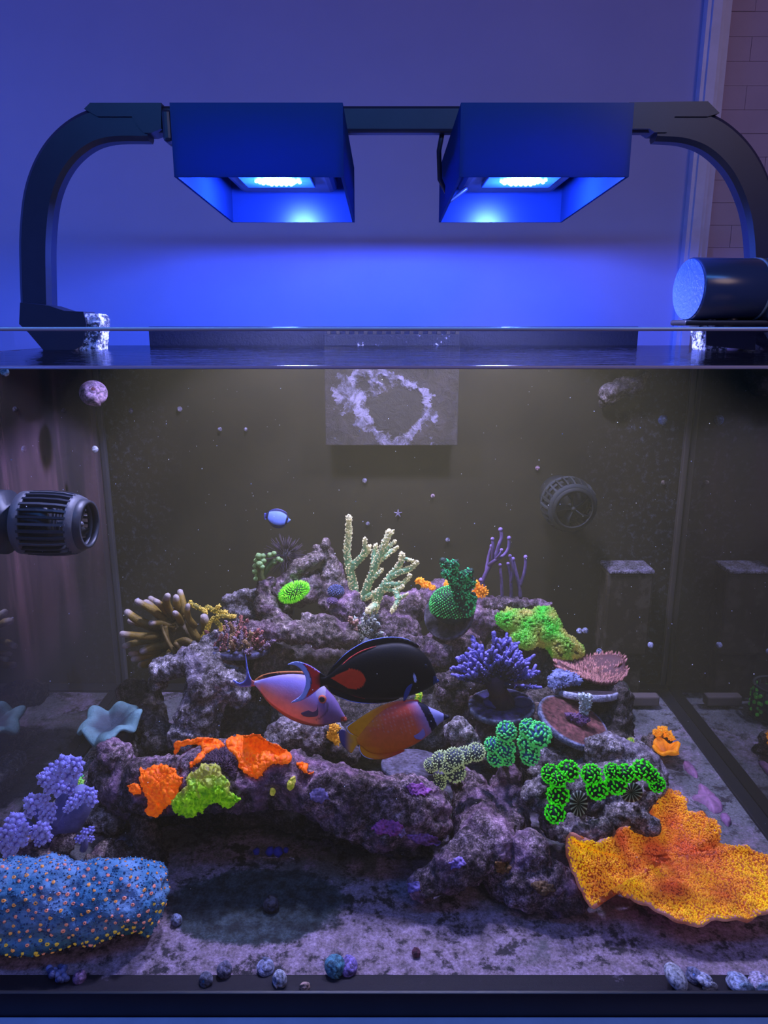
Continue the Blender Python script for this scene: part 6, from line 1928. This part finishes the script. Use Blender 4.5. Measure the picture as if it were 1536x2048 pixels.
m.ball(q, 26 * k, .010, 17 * k, col=lambda v: lerp3(C(165, 170, 190), C(225, 225, 230), .5 + noise.noise(v * 500)), nu=22, nv=14, axes=((RGT * .75 - UPV * .66), Vector((0, 1, 0)), (UPV * .75 + RGT * .66)))
m.build('shell', M_SHELL, tt)
shell('spiral blue snail between the oval snail and the next one', 1388, 1950, .009, 14, C(125, 128, 160), C(110, 150, 230), Vector((-.3, -.5, .8)))
a = shell('pale snail with round white foot plate, fourth from the right', 1412, 1955, .010, 15, C(165, 168, 190), C(140, 150, 210), Vector((.3, .2, .9)), .8); oper(a[0], a[1], a[2], Vector((.25, -.55, -.65)), C(200, 202, 215), .8)
a = shell('blue-grey snail with round foot plate near the right edge', 1478, 1958, .011, 21, C(150, 158, 185), C(120, 140, 205), Vector((.1, .2, .9)), .8); oper(a[0], a[1], a[2], Vector((.2, -.62, -.30)), C(150, 175, 200), .68)
a = shell('pale pinkish snail with foot plate at the very right edge', 1524, 1958, .011, 22, C(175, 165, 190), C(150, 145, 215), Vector((.1, .2, .9)), .8); oper(a[0], a[1], a[2], Vector((.0, -.62, -.30)), C(160, 180, 205), .72)
shell('striped cone-shaped snail on the floor right of the blue chalice', 346, 1836, .007, 10, C(120, 130, 160), C(70, 75, 90), Vector((-.6, -.1, .6)), 1.5)
shell('striped reddish snail on the front strip below the blue chalice', 162, 1953, .007, 12, C(130, 100, 135), C(170, 150, 190), Vector((.5, -.3, .7)), 1.2)
shell('dim dark snail resting on the dark floor patch', 542, 1805, .009, 14, C(42, 46, 62), C(60, 66, 86), Vector((.1, -.4, .9)), 1.1)
shell('thin brown-white shell lying on the front strip', 618, 1973, .0045, 8, C(170, 140, 130), C(190, 160, 140), Vector((1, -.1, .2)), 1.8)
shell('reddish pebble-like snail on the floor right of centre', 833, 1903, .006, 8, C(90, 45, 60), C(70, 40, 60), Vector((.1, -.4, .9)))
t, q, S, ax = shell('banded brown and white turban snail high on the left glass', 186, 780, .80, 24, C(160, 130, 150), C(130, 70, 62), Vector((.3, -.8, .5)))
# keep it against the left pane
for nm, x, y, sz, lab in (('l', 12, 743, 8, 'white little snail at the very left just under the waterline'), ('l', 192, 898, 6, 'tiny pale snail on the left glass above the ribbed pump')):
    yy = .58 if x < 100 else .84
    shell(lab, x, y, yy, sz, C(190, 195, 230), C(220, 220, 250), Vector((.8, -.5, .3)), name='wall_snail')
def wallsnail(x, y, s, lab, c=C(135, 130, 145)):
    shell(lab, x, y, YB - .004, s * .75, tuple(v * .6 for v in c), tuple(v * .9 for v in c), Vector((R.uniform(-.4, .4), -1, R.uniform(-.2, .5))), name='wall_snail', group='small snails on the back pane')
wallsnail(260, 821, 6, 'pale snail on the back pane beside the left corner seam')
wallsnail(359, 818, 6, 'pale snail on the back pane above and left of the pair')
wallsnail(440, 858, 5, 'left one of the pair of small snails left of the overflow box')
wallsnail(491, 859, 4.5, 'right one of the pair of small snails left of the overflow box')
wallsnail(730, 962, 6, 'grey snail on the back pane straight below the overflow box')
wallsnail(735, 1047, 5, 'snail on the back pane just above the pale staghorn')
wallsnail(865, 992, 5, 'pinkish snail on the back pane right of centre', C(150, 125, 135))
wallsnail(895, 1080, 5.5, 'dim snail on the back pane between staghorn and gorgonian')
wallsnail(1075, 937, 5.5, 'pinkish snail at the upper left of the round caged pump', C(165, 130, 145))
wallsnail(1329, 841, 12, 'largest bluish snail high in the back right corner', C(95, 110, 140))
wallsnail(1328, 965, 5.5, 'tan snail in the back right corner below the largest one', C(130, 115, 95))
for x, y, lab in ((1160, 1262, 'left of two white snails beside the green mound coral'), (1172, 1261, 'right of two white snails beside the green mound coral'), (1200, 1303, 'white snail at the lower left of the brown pump box'), (1303, 1290, 'pale snail at the lower right of the brown pump box')):
    shell(lab, x, y, .90 if x < 1200 else .91, 5.5, C(150, 150, 170), C(190, 190, 205), Vector((.2, -.9, .4)), name='wall_snail', group='small snails around the pump box')
# small brittle star on the back pane
st_ = thing('brittle_star', 'tiny pale five-armed star on the back pane above the staghorn', 'starfish', P(796, 1027, YB - .002))
for i in range(5):
    a = 2 * PI * i / 5 + .3; q = P(796, 1027, YB - .002); m = MB()
    e = q + RGT * (math.cos(a) * .0052) + UPV * (math.sin(a) * .0052)
    m.tube([q, q.lerp(e, .5), e], [.0015, .0012, .0006], 6, C(105, 95, 112)); m.build('arm', M_SKIN, st_)
# zoanthid clump and pale crusts near the front pane
zc = thing('polyp_clump', 'blue-grey polyp clump on the front strip under the blue chalice', 'coral', P(118, 1945, .006))
for i in range(22):
    q = P(118 + R.uniform(-20, 16), 1945 + R.uniform(-12, 14), .005 + R.uniform(0, .006)); m = MB()
    m.ball(q, .0026, col=lerp3(C(60, 68, 110), C(140, 155, 220), R.random()), nu=8, nv=6); m.build('polyp', M_SKIN, zc)
# blue fish-like clam dim in the cave
cl = thing('blue_cave_sponge', 'dim deep blue sponge in the dark cave under the ledge', 'sponge', P(553, 1703, .012))
for x, y, r_ in ((540, 1702, 9), (556, 1704, 10), (513, 1703, 7), (572, 1700, 6)):
    q = P(x, y, .010); m = MB(); m.ball(q, r_ * mpp(q), col=C(30, 40, 190), nu=10, nv=7, jig=.15); m.build('lobe', M_SKIN, cl)
# drifting specks of plankton in the water
m = MB()
for _ in range(420):
    q = Vector((R.uniform(XL + .02, XR - .02), R.uniform(YF + .03, YB - .03), R.uniform(.04, ZW - .02)))
    m.octa(q, R.choice((.00022, .00028, .00034, .00055)), (.85, .85, .9))
tag(m.build('plankton_specks', M_SKIN), 'white specks drifting all through the water', 'plankton', kind='stuff')
